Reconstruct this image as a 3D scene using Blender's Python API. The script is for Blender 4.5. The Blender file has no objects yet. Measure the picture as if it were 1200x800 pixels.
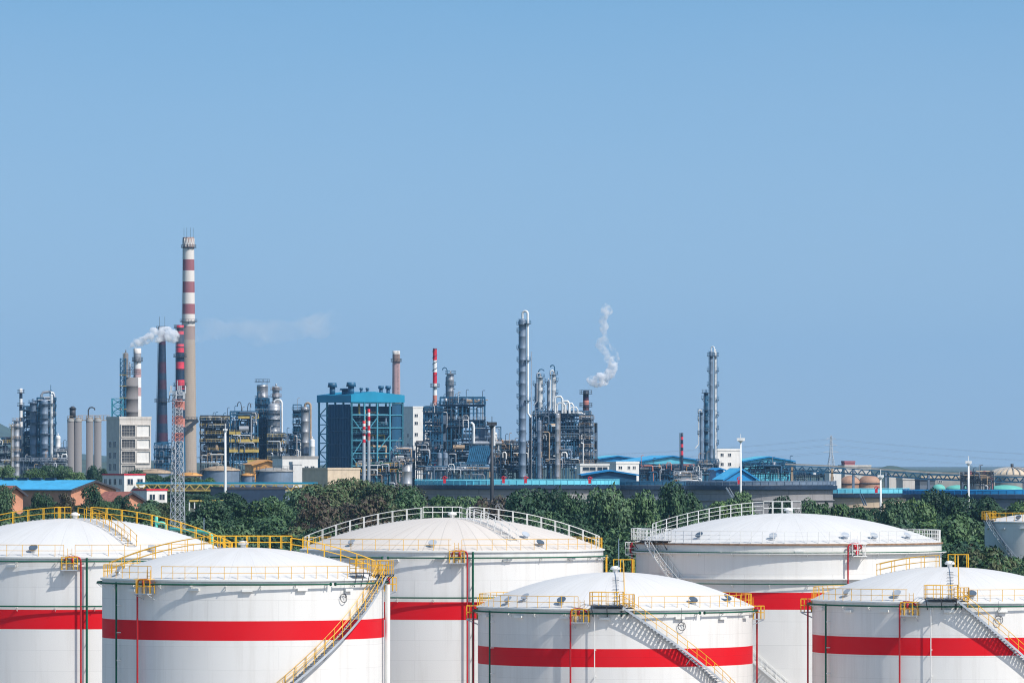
import bpy, math, random
from math import pi, sin, cos, sqrt, atan2, radians, asin
from mathutils import Vector, Matrix, noise

random.seed(11)
sc = bpy.context.scene
COL = sc.collection

# ------------------------------------------------------------------ camera
CAMZ, FOC, HOR = 26.0, 7500.0, 540.0
cam_d = bpy.data.cameras.new("camera")
cam_d.sensor_width = 36.0
cam_d.lens = 36.0 * FOC / 1200.0
cam_d.shift_y = (HOR - 400.0) / 1200.0
cam_d.clip_start, cam_d.clip_end = 5.0, 60000.0
cam = bpy.data.objects.new("camera", cam_d)
COL.objects.link(cam)
cam.location = (0, 0, CAMZ)
cam.rotation_euler = (pi / 2, 0, 0)
sc.camera = cam

# ------------------------------------------------------------------ sky and sun
SUN_EL, SUN_AZ = radians(47), radians(52)          # azimuth measured from the direction towards the camera, to the right
sdir = Vector((sin(SUN_AZ) * cos(SUN_EL), -cos(SUN_AZ) * cos(SUN_EL), sin(SUN_EL)))
SKY_STRENGTH = 0.155
HAZE_DENSITY = 0.000032
HAZE_COLOR = (0.30, 0.58, 0.92, 1)
world = bpy.data.worlds.new("World")
sc.world = world
world.use_nodes = True
wn, wl = world.node_tree.nodes, world.node_tree.links
wn.clear()
w_out = wn.new("ShaderNodeOutputWorld")
w_bg = wn.new("ShaderNodeBackground"); w_bg.inputs["Strength"].default_value = SKY_STRENGTH
w_sky = wn.new("ShaderNodeTexSky"); w_sky.sky_type = 'NISHITA'
w_sky.sun_disc = False
w_sky.sun_elevation = SUN_EL
w_sky.sun_rotation = atan2(sdir.x, sdir.y)
w_sky.altitude = 50; w_sky.air_density = 1.0; w_sky.dust_density = 1.0; w_sky.ozone_density = 1.6
w_tc = wn.new("ShaderNodeTexCoord")
w_sep = wn.new("ShaderNodeSeparateXYZ"); wl.new(w_tc.outputs["Generated"], w_sep.inputs[0])
w_abs = wn.new("ShaderNodeMath"); w_abs.operation = 'MAXIMUM'; wl.new(w_sep.outputs[2], w_abs.inputs[0]); w_abs.inputs[1].default_value = 0.0
w_mul = wn.new("ShaderNodeMath"); w_mul.operation = 'MULTIPLY_ADD'; wl.new(w_abs.outputs[0], w_mul.inputs[0])
w_mul.inputs[1].default_value = 2.6; w_mul.inputs[2].default_value = 0.16
w_cmb = wn.new("ShaderNodeCombineXYZ"); wl.new(w_sep.outputs[0], w_cmb.inputs[0]); wl.new(w_sep.outputs[1], w_cmb.inputs[1]); wl.new(w_mul.outputs[0], w_cmb.inputs[2])
w_nrm = wn.new("ShaderNodeVectorMath"); w_nrm.operation = 'NORMALIZE'; wl.new(w_cmb.outputs[0], w_nrm.inputs[0])
wl.new(w_nrm.outputs[0], w_sky.inputs["Vector"])
w_hs = wn.new("ShaderNodeHueSaturation"); w_hs.inputs["Saturation"].default_value = 1.18; w_hs.inputs["Hue"].default_value = 0.485
wl.new(w_sky.outputs[0], w_hs.inputs["Color"])
w_hs.inputs["Value"].default_value = 1.0
# pale dusty layer low over the land and faint uneven haze higher up
w_hz = wn.new("ShaderNodeMapRange"); w_hz.inputs[1].default_value = 0.0; w_hz.inputs[2].default_value = 0.078; w_hz.inputs[3].default_value = 0.95; w_hz.inputs[4].default_value = 0.0
wl.new(w_abs.outputs[0], w_hz.inputs[0])
w_mx = wn.new("ShaderNodeMixRGB"); w_mx.inputs[2].default_value = (2.12, 2.82, 3.66, 1)
wl.new(w_hz.outputs[0], w_mx.inputs[0]); wl.new(w_hs.outputs[0], w_mx.inputs[1])
w_mp = wn.new("ShaderNodeMapping"); w_mp.inputs["Scale"].default_value = (9, 9, 26); wl.new(w_tc.outputs["Generated"], w_mp.inputs[0])
w_nz = wn.new("ShaderNodeTexNoise"); w_nz.inputs["Scale"].default_value = 1.0; w_nz.inputs["Detail"].default_value = 5; wl.new(w_mp.outputs[0], w_nz.inputs["Vector"])
w_mr = wn.new("ShaderNodeMapRange"); w_mr.inputs[1].default_value = 0.3; w_mr.inputs[2].default_value = 0.7; w_mr.inputs[3].default_value = 0.0; w_mr.inputs[4].default_value = 0.10
wl.new(w_nz.outputs["Fac"], w_mr.inputs[0])
w_m2 = wn.new("ShaderNodeMixRGB"); w_m2.inputs[2].default_value = (2.6, 3.2, 4.0, 1)
wl.new(w_mr.outputs[0], w_m2.inputs[0]); wl.new(w_mx.outputs[0], w_m2.inputs[1])
wl.new(w_m2.outputs[0], w_bg.inputs["Color"])
wl.new(w_bg.outputs[0], w_out.inputs["Surface"])

sun_d = bpy.data.lights.new("sun", 'SUN')
sun_d.energy = 3.95
sun_d.angle = radians(0.53)
sun_d.color = (1.0, 0.95, 0.88)
sun = bpy.data.objects.new("sun", sun_d)
COL.objects.link(sun)
sun.rotation_euler = sdir.to_track_quat('Z', 'Y').to_euler()
sun.location = (200, -200, 400)

sc.view_settings.view_transform = 'Standard'
sc.view_settings.look = 'None'
sc.view_settings.exposure = 0.22
sc.view_settings.gamma = 1.0
sc.view_settings.use_curve_mapping = False
sc.cycles.max_bounces = 9
sc.cycles.diffuse_bounces = 3
sc.cycles.glossy_bounces = 2
sc.cycles.transmission_bounces = 2
sc.cycles.transparent_max_bounces = 6
sc.cycles.volume_bounces = 8
sc.cycles.use_denoising = True
sc.cycles.pixel_filter_type = 'BLACKMAN_HARRIS'
sc.cycles.filter_width = 1.1
sc.cycles.caustics_reflective = False
sc.cycles.caustics_refractive = False


def S(Y):
    return FOC / Y                                    # photo pixels per metre at distance Y


def wx(px, Y):
    return (px - 600.0) * Y / FOC


def wz(py, Y):
    return CAMZ - (py - HOR) * Y / FOC


def sm(a, b, t):
    t = max(0.0, min(1.0, (t - a) / (b - a)))
    return t * t * (3 - 2 * t)


def ground_z(x, y):
    """height of the terrain: the tank farm is flat, the land behind it rises gently"""
    left = 1.0 - sm(-60, 20, x * 1500.0 / max(y, 1.0) + 30)
    h = (8.5 + 6.5 * left) * sm(760, 1330, y) - (7.5 * left + 1.5) * sm(1650, 2000, y)
    return h


# ------------------------------------------------------------------ materials
MATS = {}


def new_mat(name):
    m = bpy.data.materials.new(name)
    m.use_nodes = True
    nt = m.node_tree
    b = nt.nodes["Principled BSDF"]
    return m, nt.nodes, nt.links, b


def mat(name, col, rough=0.6, metal=0.0, var=0.12, scale=0.6, stretch=(1, 1, 1), bump=0.0, dirt=None, dirt_amt=0.0):
    """plain surface with uneven tone: noise-driven lighter and darker areas, optional dirt streaks"""
    if name in MATS:
        return MATS[name]
    m, n, l, b = new_mat(name)
    tc = n.new("ShaderNodeTexCoord")
    mp = n.new("ShaderNodeMapping"); mp.inputs["Scale"].default_value = stretch
    l.new(tc.outputs["Object"], mp.inputs[0])
    nz = n.new("ShaderNodeTexNoise"); nz.inputs["Scale"].default_value = scale; nz.inputs["Detail"].default_value = 5
    l.new(mp.outputs[0], nz.inputs["Vector"])
    rp = n.new("ShaderNodeValToRGB")
    rp.color_ramp.elements[0].position = 0.3; rp.color_ramp.elements[1].position = 0.7
    rp.color_ramp.elements[0].color = (*[c * (1 - var) for c in col], 1)
    rp.color_ramp.elements[1].color = (*[min(1, c * (1 + var)) for c in col], 1)
    l.new(nz.outputs["Fac"], rp.inputs[0])
    out = rp.outputs[0]
    if dirt:
        mp2 = n.new("ShaderNodeMapping"); mp2.inputs["Scale"].default_value = (1.7, 1.7, 0.12)
        l.new(tc.outputs["Object"], mp2.inputs[0])
        n2 = n.new("ShaderNodeTexNoise"); n2.inputs["Scale"].default_value = scale * 1.5; n2.inputs["Detail"].default_value = 6
        l.new(mp2.outputs[0], n2.inputs["Vector"])
        r2 = n.new("ShaderNodeMapRange"); r2.inputs[1].default_value = 0.5; r2.inputs[2].default_value = 0.75
        r2.inputs[4].default_value = dirt_amt
        l.new(n2.outputs["Fac"], r2.inputs[0])
        mx = n.new("ShaderNodeMixRGB"); mx.inputs[2].default_value = (*dirt, 1)
        l.new(r2.outputs[0], mx.inputs[0]); l.new(out, mx.inputs[1])
        out = mx.outputs[0]
    l.new(out, b.inputs["Base Color"])
    b.inputs["Roughness"].default_value = rough
    b.inputs["Metallic"].default_value = metal
    if bump:
        bp = n.new("ShaderNodeBump"); bp.inputs["Strength"].default_value = bump; bp.inputs["Distance"].default_value = 0.1
        l.new(nz.outputs["Fac"], bp.inputs["Height"]); l.new(bp.outputs[0], b.inputs["Normal"])
    MATS[name] = m
    return m


def shell_mat(name, col, seam, rough=0.42, plate=(9.0, 2.0), streak=0.10, stain=(0.35, 0.30, 0.24), radial=False, faded=0.0, gap=0.012, spec=0.5):
    """painted steel plates on a cylinder: seams by angle and height, run-off streaks, faint tone steps from plate to plate"""
    if name in MATS:
        return MATS[name]
    m, n, l, b = new_mat(name)
    tc = n.new("ShaderNodeTexCoord")
    sp = n.new("ShaderNodeSeparateXYZ"); l.new(tc.outputs["Object"], sp.inputs[0])
    at = n.new("ShaderNodeMath"); at.operation = 'ARCTAN2'; l.new(sp.outputs[0], at.inputs[0]); l.new(sp.outputs[1], at.inputs[1])
    am = n.new("ShaderNodeMath"); am.operation = 'MULTIPLY'; am.inputs[1].default_value = 14.0; l.new(at.outputs[0], am.inputs[0])
    cb = n.new("ShaderNodeCombineXYZ"); l.new(am.outputs[0], cb.inputs[0])
    if radial:
        ln = n.new("ShaderNodeVectorMath"); ln.operation = 'LENGTH'
        c2 = n.new("ShaderNodeCombineXYZ"); l.new(sp.outputs[0], c2.inputs[0]); l.new(sp.outputs[1], c2.inputs[1])
        l.new(c2.outputs[0], ln.inputs[0]); l.new(ln.outputs["Value"], cb.inputs[1])
    else:
        l.new(sp.outputs[2], cb.inputs[1])
    br = n.new("ShaderNodeTexBrick")
    br.inputs["Scale"].default_value = 1.0
    br.inputs["Brick Width"].default_value = plate[0]; br.inputs["Row Height"].default_value = plate[1]
    br.inputs["Mortar Size"].default_value = gap; br.inputs["Mortar Smooth"].default_value = 0.4
    br.inputs["Color1"].default_value = (*[c * 0.975 for c in col], 1)
    br.inputs["Color2"].default_value = (*[min(1, c * 1.02) for c in col], 1)
    br.inputs["Mortar"].default_value = (*[c * seam for c in col], 1)
    l.new(cb.outputs[0], br.inputs["Vector"])
    mp = n.new("ShaderNodeMapping"); mp.inputs["Scale"].default_value = (1.1, 0.07, 1) if not radial else (0.9, 0.12, 1)
    l.new(cb.outputs[0], mp.inputs[0])
    nz = n.new("ShaderNodeTexNoise"); nz.inputs["Scale"].default_value = 1.0; nz.inputs["Detail"].default_value = 7; nz.inputs["Roughness"].default_value = 0.65
    l.new(mp.outputs[0], nz.inputs["Vector"])
    mr = n.new("ShaderNodeMapRange"); mr.inputs[1].default_value = 0.48; mr.inputs[2].default_value = 0.8; mr.inputs[4].default_value = streak * 2.2
    l.new(nz.outputs["Fac"], mr.inputs[0])
    mx = n.new("ShaderNodeMixRGB"); mx.inputs[2].default_value = (*stain, 1)
    l.new(mr.outputs[0], mx.inputs[0]); l.new(br.outputs["Color"], mx.inputs[1])
    n3 = n.new("ShaderNodeTexNoise"); n3.inputs["Scale"].default_value = 0.28; n3.inputs["Detail"].default_value = 4
    l.new(tc.outputs["Object"], n3.inputs["Vector"])
    mr3 = n.new("ShaderNodeMapRange"); mr3.inputs[1].default_value = 0.35; mr3.inputs[2].default_value = 0.7; mr3.inputs[3].default_value = 0.0; mr3.inputs[4].default_value = 0.10 + faded
    l.new(n3.outputs["Fac"], mr3.inputs[0])
    mx3 = n.new("ShaderNodeMixRGB"); mx3.inputs[2].default_value = (*[0.75 * c + 0.08 for c in col], 1)
    l.new(mr3.outputs[0], mx3.inputs[0]); l.new(mx.outputs[0], mx3.inputs[1])
    l.new(mx3.outputs[0], b.inputs["Base Color"])
    b.inputs["Roughness"].default_value = rough
    b.inputs["Specular IOR Level"].default_value = spec
    bp = n.new("ShaderNodeBump"); bp.inputs["Strength"].default_value = 0.25; bp.inputs["Distance"].default_value = 0.03
    inv = n.new("ShaderNodeMath"); inv.operation = 'MULTIPLY_ADD'; inv.inputs[1].default_value = -1.0; inv.inputs[2].default_value = 1.0
    l.new(br.outputs["Fac"], inv.inputs[0])
    ad = n.new("ShaderNodeMath"); ad.operation = 'MULTIPLY_ADD'; ad.inputs[1].default_value = 0.6
    l.new(n3.outputs["Fac"], ad.inputs[0]); l.new(inv.outputs[0], ad.inputs[2])
    l.new(ad.outputs[0], bp.inputs["Height"]); l.new(bp.outputs[0], b.inputs["Normal"])
    MATS[name] = m
    return m


def brick_mat(name, c1, c2, mortar, scale=3.0):
    if name in MATS:
        return MATS[name]
    m, n, l, b = new_mat(name)
    tc = n.new("ShaderNodeTexCoord")
    sp = n.new("ShaderNodeSeparateXYZ"); l.new(tc.outputs["Object"], sp.inputs[0])
    ad = n.new("ShaderNodeMath"); ad.operation = 'ADD'; l.new(sp.outputs[0], ad.inputs[0]); l.new(sp.outputs[1], ad.inputs[1])
    cb = n.new("ShaderNodeCombineXYZ"); l.new(ad.outputs[0], cb.inputs[0]); l.new(sp.outputs[2], cb.inputs[1])
    br = n.new("ShaderNodeTexBrick"); br.inputs["Scale"].default_value = scale
    br.inputs["Color1"].default_value = (*c1, 1); br.inputs["Color2"].default_value = (*c2, 1); br.inputs["Mortar"].default_value = (*mortar, 1)
    l.new(cb.outputs[0], br.inputs["Vector"])
    nz = n.new("ShaderNodeTexNoise"); nz.inputs["Scale"].default_value = 0.5; nz.inputs["Detail"].default_value = 5
    l.new(tc.outputs["Object"], nz.inputs["Vector"])
    mx = n.new("ShaderNodeMixRGB"); mx.blend_type = 'MULTIPLY'; mx.inputs[0].default_value = 0.5
    l.new(br.outputs["Color"], mx.inputs[1]); l.new(nz.outputs["Fac"], mx.inputs[2])
    l.new(mx.outputs[0], b.inputs["Base Color"]); b.inputs["Roughness"].default_value = 0.9
    MATS[name] = m
    return m


def leaf_mat(name, c1, c2, c3):
    m, n, l, b = new_mat(name)
    tc = n.new("ShaderNodeTexCoord"); oi = n.new("ShaderNodeObjectInfo")
    nz = n.new("ShaderNodeTexNoise"); nz.inputs["Scale"].default_value = 0.45; nz.inputs["Detail"].default_value = 6; nz.inputs["Roughness"].default_value = 0.7
    l.new(tc.outputs["Object"], nz.inputs["Vector"])
    ad = n.new("ShaderNodeMath"); ad.operation = 'MULTIPLY_ADD'; ad.inputs[1].default_value = 0.45
    l.new(oi.outputs["Random"], ad.inputs[0]); l.new(nz.outputs["Fac"], ad.inputs[2])
    rp = n.new("ShaderNodeValToRGB")
    e = rp.color_ramp.elements
    e[0].position = 0.42; e[0].color = (*c1, 1); e[1].position = 1.0; e[1].color = (*c3, 1)
    k = e.new(0.7); k.color = (*c2, 1)
    l.new(ad.outputs[0], rp.inputs[0])
    l.new(rp.outputs[0], b.inputs["Base Color"])
    b.inputs["Roughness"].default_value = 0.55
    b.inputs["Specular IOR Level"].default_value = 0.3
    MATS[name] = m
    return m


M = {}
M['white'] = shell_mat("white_tank_paint", (0.75, 0.73, 0.695), 0.86, streak=0.13, gap=0.022)
M['red'] = shell_mat("red_tank_paint", (0.66, 0.003, 0.010), 0.78, stain=(0.45, 0.02, 0.03), streak=0.04, rough=0.6, spec=0.15)
M['white_d'] = shell_mat("white_tank_paint_weathered", (0.74, 0.72, 0.68), 0.80, plate=(8.0, 2.4), streak=0.10, gap=0.02)
M['roof'] = shell_mat("white_dome_paint", (0.69, 0.67, 0.645), 0.87, plate=(2.3, 60.0), streak=0.10, radial=True, rough=0.6, gap=0.05)
M['roof_cream'] = shell_mat("cream_dome_paint", (0.67, 0.605, 0.54), 0.80, plate=(1.5, 60.0), streak=0.12, stain=(0.45, 0.36, 0.28), radial=True, rough=0.65, gap=0.07)
M['yellow'] = mat("yellow_rail_paint", (0.78, 0.42, 0.012), 0.45, var=0.15)
M['ywhite'] = mat("pale_rail_paint", (0.78, 0.77, 0.73), 0.45, var=0.08)
M['green'] = mat("green_pipe_paint", (0.003, 0.085, 0.045), 0.85, var=0.2)
M['mint'] = mat("mint_pipe_paint", (0.10, 0.55, 0.42), 0.4, var=0.15)
M['redpipe'] = mat("red_pipe_paint", (0.45, 0.008, 0.012), 0.4, var=0.2)
M['steel'] = mat("galvanised_steel", (0.50, 0.53, 0.56), 0.45, 0.35, var=0.15)
M['steel_dark'] = mat("dark_steel", (0.045, 0.05, 0.06), 0.6, var=0.25)
M['lamp_white'] = mat("white_enamel", (0.82, 0.82, 0.80), 0.4, var=0.04)
M['rust'] = mat("rusty_steel", (0.28, 0.16, 0.09), 0.85, var=0.35, scale=2)
M['concrete'] = mat("grey_concrete", (0.33, 0.32, 0.30), 0.9, var=0.15, scale=0.2, dirt=(0.12, 0.11, 0.10), dirt_amt=0.7)
M['concrete_tank'] = shell_mat("concrete_tank_wall", (0.30, 0.29, 0.29), 0.55, plate=(11.0, 2.2), streak=0.22, stain=(0.13, 0.12, 0.11), gap=0.10, rough=0.85)
M['beige_tank'] = shell_mat("beige_tank_wall", (0.50, 0.40, 0.29), 0.6, plate=(11.0, 2.2), streak=0.2, stain=(0.2, 0.15, 0.1), gap=0.08, rough=0.85)
M['slate_tank_shade'] = shell_mat("slate_and_tank_shade", (0.16, 0.19, 0.23), 0.55, plate=(11.0, 2.2), streak=0.2, stain=(0.07, 0.08, 0.09), gap=0.08, rough=0.85)  # slate tone; on the grey floating-roof tanks it paints in their shade
M['cyan'] = mat("cyan_panel_paint", (0.12, 0.52, 0.66), 0.5, var=0.12, scale=0.3)
M['blue'] = mat("blue_panel_paint", (0.01, 0.23, 0.52), 0.5, var=0.15, scale=0.3)
M['blueroof'] = mat("blue_roof_sheet", (0.07, 0.42, 0.70), 0.5, var=0.10, scale=0.25, dirt=(0.06, 0.2, 0.3), dirt_amt=0.4)
M['tealband'] = mat("teal_cladding", (0.004, 0.25, 0.42), 0.5, var=0.08, scale=0.2)
M['tealframe'] = mat("teal_frame_paint", (0.06, 0.27, 0.37), 0.5, var=0.15)
M['bluesteel'] = mat("blue_steel_frame", (0.018, 0.10, 0.19), 0.5, var=0.25)
M['greysteel'] = mat("blue_grey_steelwork", (0.07, 0.10, 0.14), 0.5, var=0.3)
M['darkclad'] = mat("dark_teal_cladding", (0.003, 0.07, 0.15), 0.6, var=0.2, scale=0.3, stretch=(1, 1, 0.1))
M['silver'] = mat("aluminium_cladding", (0.42, 0.43, 0.45), 0.38, 0.35, var=0.12, scale=0.5, dirt=(0.3, 0.27, 0.24), dirt_amt=0.35)
M['whitepipe'] = mat("bright_lagged_pipe", (0.78, 0.78, 0.76), 0.4, 0.1, var=0.08)
M['tan'] = mat("tan_lagging", (0.40, 0.29, 0.19), 0.7, var=0.3)
M['orange'] = mat("orange_ochre_paint", (0.62, 0.30, 0.08), 0.6, var=0.25)
M['yellowd'] = mat("dull_yellow_paint", (0.55, 0.40, 0.10), 0.6, var=0.3)
M['bluegreysh'] = mat("blue_grey_vessel", (0.17, 0.23, 0.31), 0.5, 0.1, var=0.15, dirt=(0.15, 0.17, 0.2), dirt_amt=0.5)
M['chimbrick'] = shell_mat("chimney_brick", (0.34, 0.235, 0.20), 0.7, plate=(1.2, 0.6), streak=0.3, stain=(0.16, 0.10, 0.09), rough=0.9)
M['chimconc'] = shell_mat("chimney_concrete", (0.42, 0.345, 0.275), 0.82, plate=(1.5, 0.9), streak=0.35, stain=(0.23, 0.18, 0.15), rough=0.9, gap=0.05)
M['chimwhite'] = shell_mat("chimney_white_band", (0.74, 0.69, 0.64), 0.85, plate=(1.5, 0.9), streak=0.2, rough=0.85)
M['chimred'] = shell_mat("chimney_faded_red_band", (0.30, 0.10, 0.12), 0.8, plate=(1.5, 0.9), streak=0.25, stain=(0.4, 0.25, 0.22), rough=0.85)
M['navy'] = mat("navy_stack_paint", (0.010, 0.030, 0.065), 0.55, var=0.25)
M['maroon'] = mat("maroon_stack_band", (0.045, 0.014, 0.035), 0.6, var=0.25)
M['pinkred'] = mat("bright_red_stack_band", (0.72, 0.05, 0.085), 0.5, var=0.12)
M['signalred'] = mat("signal_red", (0.62, 0.012, 0.03), 0.5, var=0.12)
M['signalwhite'] = mat("signal_white", (0.80, 0.79, 0.77), 0.5, var=0.06)
M['salmon'] = mat("sun_bleached_red", (0.55, 0.20, 0.15), 0.6, var=0.2)
M['glass'] = mat("dark_window_glass", (0.02, 0.035, 0.055), 0.15, var=0.3)
M['wallwhite'] = mat("white_render_wall", (0.76, 0.74, 0.70), 0.85, var=0.06, dirt=(0.45, 0.42, 0.38), dirt_amt=0.3)
M['wallcream'] = mat("cream_render_wall", (0.60, 0.56, 0.51), 0.85, var=0.08, dirt=(0.35, 0.3, 0.25), dirt_amt=0.5)
M['walltan'] = mat("tan_render_wall", (0.62, 0.50, 0.36), 0.85, var=0.1, dirt=(0.35, 0.28, 0.22), dirt_amt=0.4)
M['silo'] = mat("concrete_silo", (0.20, 0.19, 0.19), 0.9, var=0.14, scale=0.25, stretch=(1, 1, 0.15), dirt=(0.17, 0.16, 0.16), dirt_amt=0.6)
M['brick'] = brick_mat("orange_brick", (0.85, 0.36, 0.20), (0.78, 0.31, 0.17), (0.70, 0.45, 0.32), 2.2)
M['rooftile'] = mat("red_roof_tile", (0.30, 0.11, 0.08), 0.85, var=0.3, scale=1.5)
M['darkroof'] = mat("dark_roof_edge", (0.05, 0.05, 0.06), 0.8, var=0.2)
M['cyanfence'] = mat("cyan_fence_paint", (0.16, 0.60, 0.74), 0.5, var=0.12, scale=0.3)
M['palepink'] = mat("pale_pink_band", (0.50, 0.33, 0.33), 0.8, var=0.12)
M['copper'] = mat("brown_lagged_drum", (0.40, 0.23, 0.15), 0.7, var=0.2, scale=0.6, stretch=(0.2, 1, 1), dirt=(0.25, 0.16, 0.12), dirt_amt=0.6)
M['tealroof'] = mat("sea_green_roof", (0.13, 0.46, 0.38), 0.6, var=0.12)
M['bark'] = mat("bark", (0.11, 0.085, 0.06), 0.9, var=0.3, scale=3)
M['leaf_dark'] = leaf_mat("leaves_dark", (0.012, 0.038, 0.022), (0.034, 0.082, 0.042), (0.09, 0.155, 0.075))
M['leaf_mid'] = leaf_mat("leaves_mid", (0.018, 0.050, 0.022), (0.055, 0.118, 0.046), (0.12, 0.20, 0.08))
M['leaf_olive'] = leaf_mat("leaves_olive", (0.030, 0.040, 0.018), (0.06, 0.075, 0.032), (0.10, 0.115, 0.05))
M['leaf_bright'] = leaf_mat("leaves_bright", (0.035, 0.075, 0.018), (0.075, 0.14, 0.035), (0.13, 0.21, 0.06))
M['leaf_brown'] = leaf_mat("leaves_brown", (0.045, 0.035, 0.025), (0.085, 0.065, 0.045), (0.13, 0.10, 0.07))


# ------------------------------------------------------------------ mesh builder
class MB:
    def __init__(self):
        self.v, self.f, self.mi, self.sm = [], [], [], []

    def add(self, verts, faces, mi=0, smooth=False):
        o = len(self.v)
        self.v += [tuple(p) for p in verts]
        for f in faces:
            self.f.append(tuple(i + o for i in f)); self.mi.append(mi); self.sm.append(smooth)
        return self

    def box(self, x0, x1, y0, y1, z0, z1, mi=0):
        v = [(x0, y0, z0), (x1, y0, z0), (x1, y1, z0), (x0, y1, z0), (x0, y0, z1), (x1, y0, z1), (x1, y1, z1), (x0, y1, z1)]
        return self.add(v, [(3, 2, 1, 0), (4, 5, 6, 7), (0, 1, 5, 4), (1, 2, 6, 5), (2, 3, 7, 6), (3, 0, 4, 7)], mi)

    def beam(self, a, b, w=0.1, h=None, mi=0):
        a, b = Vector(a), Vector(b); h = h or w
        d = (b - a)
        if d.length < 1e-6:
            return self
        d.normalize()
        up = Vector((0, 0, 1)) if abs(d.z) < 0.95 else Vector((0, 1, 0))
        s = d.cross(up).normalized() * (w / 2); t = s.cross(d).normalized() * (h / 2)
        v = [a - s - t, a + s - t, a + s + t, a - s + t, b - s - t, b + s - t, b + s + t, b - s + t]
        return self.add(v, [(3, 2, 1, 0), (4, 5, 6, 7), (0, 1, 5, 4), (1, 2, 6, 5), (2, 3, 7, 6), (3, 0, 4, 7)], mi)

    def tube(self, pts, r, seg=6, mi=0, closed=False):
        pts = [Vector(p) for p in pts]
        n = len(pts); vs = []
        prev = None
        for i, p in enumerate(pts):
            if closed:
                d = pts[(i + 1) % n] - pts[i - 1]
            else:
                d = pts[min(i + 1, n - 1)] - pts[max(i - 1, 0)]
            d.normalize()
            if prev is None:
                ref = Vector((0, 0, 1)) if abs(d.z) < 0.9 else Vector((0, 1, 0))
                s = d.cross(ref).normalized()
            else:
                s = (prev - d * prev.dot(d))
                s = s.normalized() if s.length > 1e-5 else d.orthogonal().normalized()
            prev = s
            t = d.cross(s)
            for k in range(seg):
                a = 2 * pi * k / seg
                vs.append(p + s * (r * cos(a)) + t * (r * sin(a)))
        fs = []
        m = n if closed else n - 1
        for i in range(m):
            j = (i + 1) % n
            for k in range(seg):
                k2 = (k + 1) % seg
                fs.append((i * seg + k, i * seg + k2, j * seg + k2, j * seg + k))
        self.add(vs, fs, mi, seg > 4)
        if not closed:
            self.add(vs[:seg], [tuple(range(seg))[::-1]], mi); self.add(vs[-seg:], [tuple(range(seg))], mi)
        return self

    def lathe(self, prof, seg=24, cx=0, cy=0, mi=0, mis=None, smooth=True, cap0=False, cap1=False):
        """prof: list of (r, z) bottom to top; mis: material index for each span"""
        vs = []
        for r, z in prof:
            for k in range(seg):
                a = 2 * pi * k / seg
                vs.append((cx + r * sin(a), cy - r * cos(a), z))
        for i in range(len(prof) - 1):
            fs = [(i * seg + k, i * seg + (k + 1) % seg, (i + 1) * seg + (k + 1) % seg, (i + 1) * seg + k) for k in range(seg)]
            if i == 0:
                o = len(self.v)
                self.v += vs
            for f in fs:
                self.f.append(tuple(q + o for q in f)); self.mi.append(mis[i] if mis else mi); self.sm.append(smooth)
        if cap0:
            self.f.append(tuple(o + k for k in range(seg))[::-1]); self.mi.append(mi); self.sm.append(False)
        if cap1:
            b = o + (len(prof) - 1) * seg
            self.f.append(tuple(b + k for k in range(seg))); self.mi.append(mis[-1] if mis else mi); self.sm.append(False)
        return self

    def cyl(self, x, y, z0, z1, r0, r1=None, seg=16, mi=0):
        r1 = r0 if r1 is None else r1
        return self.lathe([(r0, z0), (r1, z1)], seg, x, y, mi, cap0=True, cap1=True)

    def hcyl(self, a, b, r, seg=12, mi=0):
        return self.tube([a, b], r, seg, mi)

    def arc(self, R, z, r, p0, p1, n=None, seg=6, mi=0):
        n = n or max(4, int(abs(p1 - p0) / radians(2.5)))
        pts = [(R * sin(p0 + (p1 - p0) * i / n), -R * cos(p0 + (p1 - p0) * i / n), z) for i in range(n + 1)]
        return self.tube(pts, r, seg, mi)

    def sector(self, R0, R1, p0, p1, z0, z1, n=8, mi=0):
        vs = []
        for i in range(n + 1):
            a = p0 + (p1 - p0) * i / n
            for R in (R0, R1):
                for z in (z0, z1):
                    vs.append((R * sin(a), -R * cos(a), z))
        fs = []
        for i in range(n):
            o, q = i * 4, i * 4 + 4
            fs += [(o, q, q + 2, o + 2), (o + 1, o + 3, q + 3, q + 1), (o, o + 1, q + 1, q), (o + 2, q + 2, q + 3, o + 3)]
        fs += [(0, 2, 3, 1), (n * 4, n * 4 + 1, n * 4 + 3, n * 4 + 2)]
        return self.add(vs, fs, mi)

    def rail(self, pts, h=1.1, r=0.03, step=1.5, mids=(0.55,), seg=4, close=False):
        """posts and rails over a floor-level path"""
        pts = [Vector(p) for p in pts]
        for m_ in (*mids, h):
            self.tube([p + Vector((0, 0, m_)) for p in pts], r if m_ == h else r * 0.8, seg, 0, close)
        acc = 0.0
        posts = [pts[0]]
        for a, b in zip(pts, pts[1:]):
            L = (b - a).length
            while acc + L >= step:
                t = (step - acc) / L
                a = a.lerp(b, t); posts.append(a.copy()); L = (b - a).length; acc = 0.0
                if L < 1e-6:
                    break
            acc += L
        if not close and (posts[-1] - pts[-1]).length > 0.3:
            posts.append(pts[-1])
        for p in posts:
            self.beam(p, p + Vector((0, 0, h)), r * 2.0)
        return self

    def build(self, name, mats, parent=None, loc=(0, 0, 0), rotz=0.0):
        me = bpy.data.meshes.new(name)
        me.from_pydata(self.v, [], self.f)
        if not isinstance(mats, (list, tuple)):
            mats = [mats]
        for m_ in mats:
            me.materials.append(M[m_] if isinstance(m_, str) else m_)
        if any(self.mi):
            me.polygons.foreach_set("material_index", self.mi)
        me.polygons.foreach_set("use_smooth", self.sm)
        me.validate(); me.update()
        o = bpy.data.objects.new(name, me)
        COL.objects.link(o)
        o.location = loc
        o.rotation_euler = (0, 0, rotz)
        if parent is not None:
            o.parent = parent
        return o


USED = {}


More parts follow.
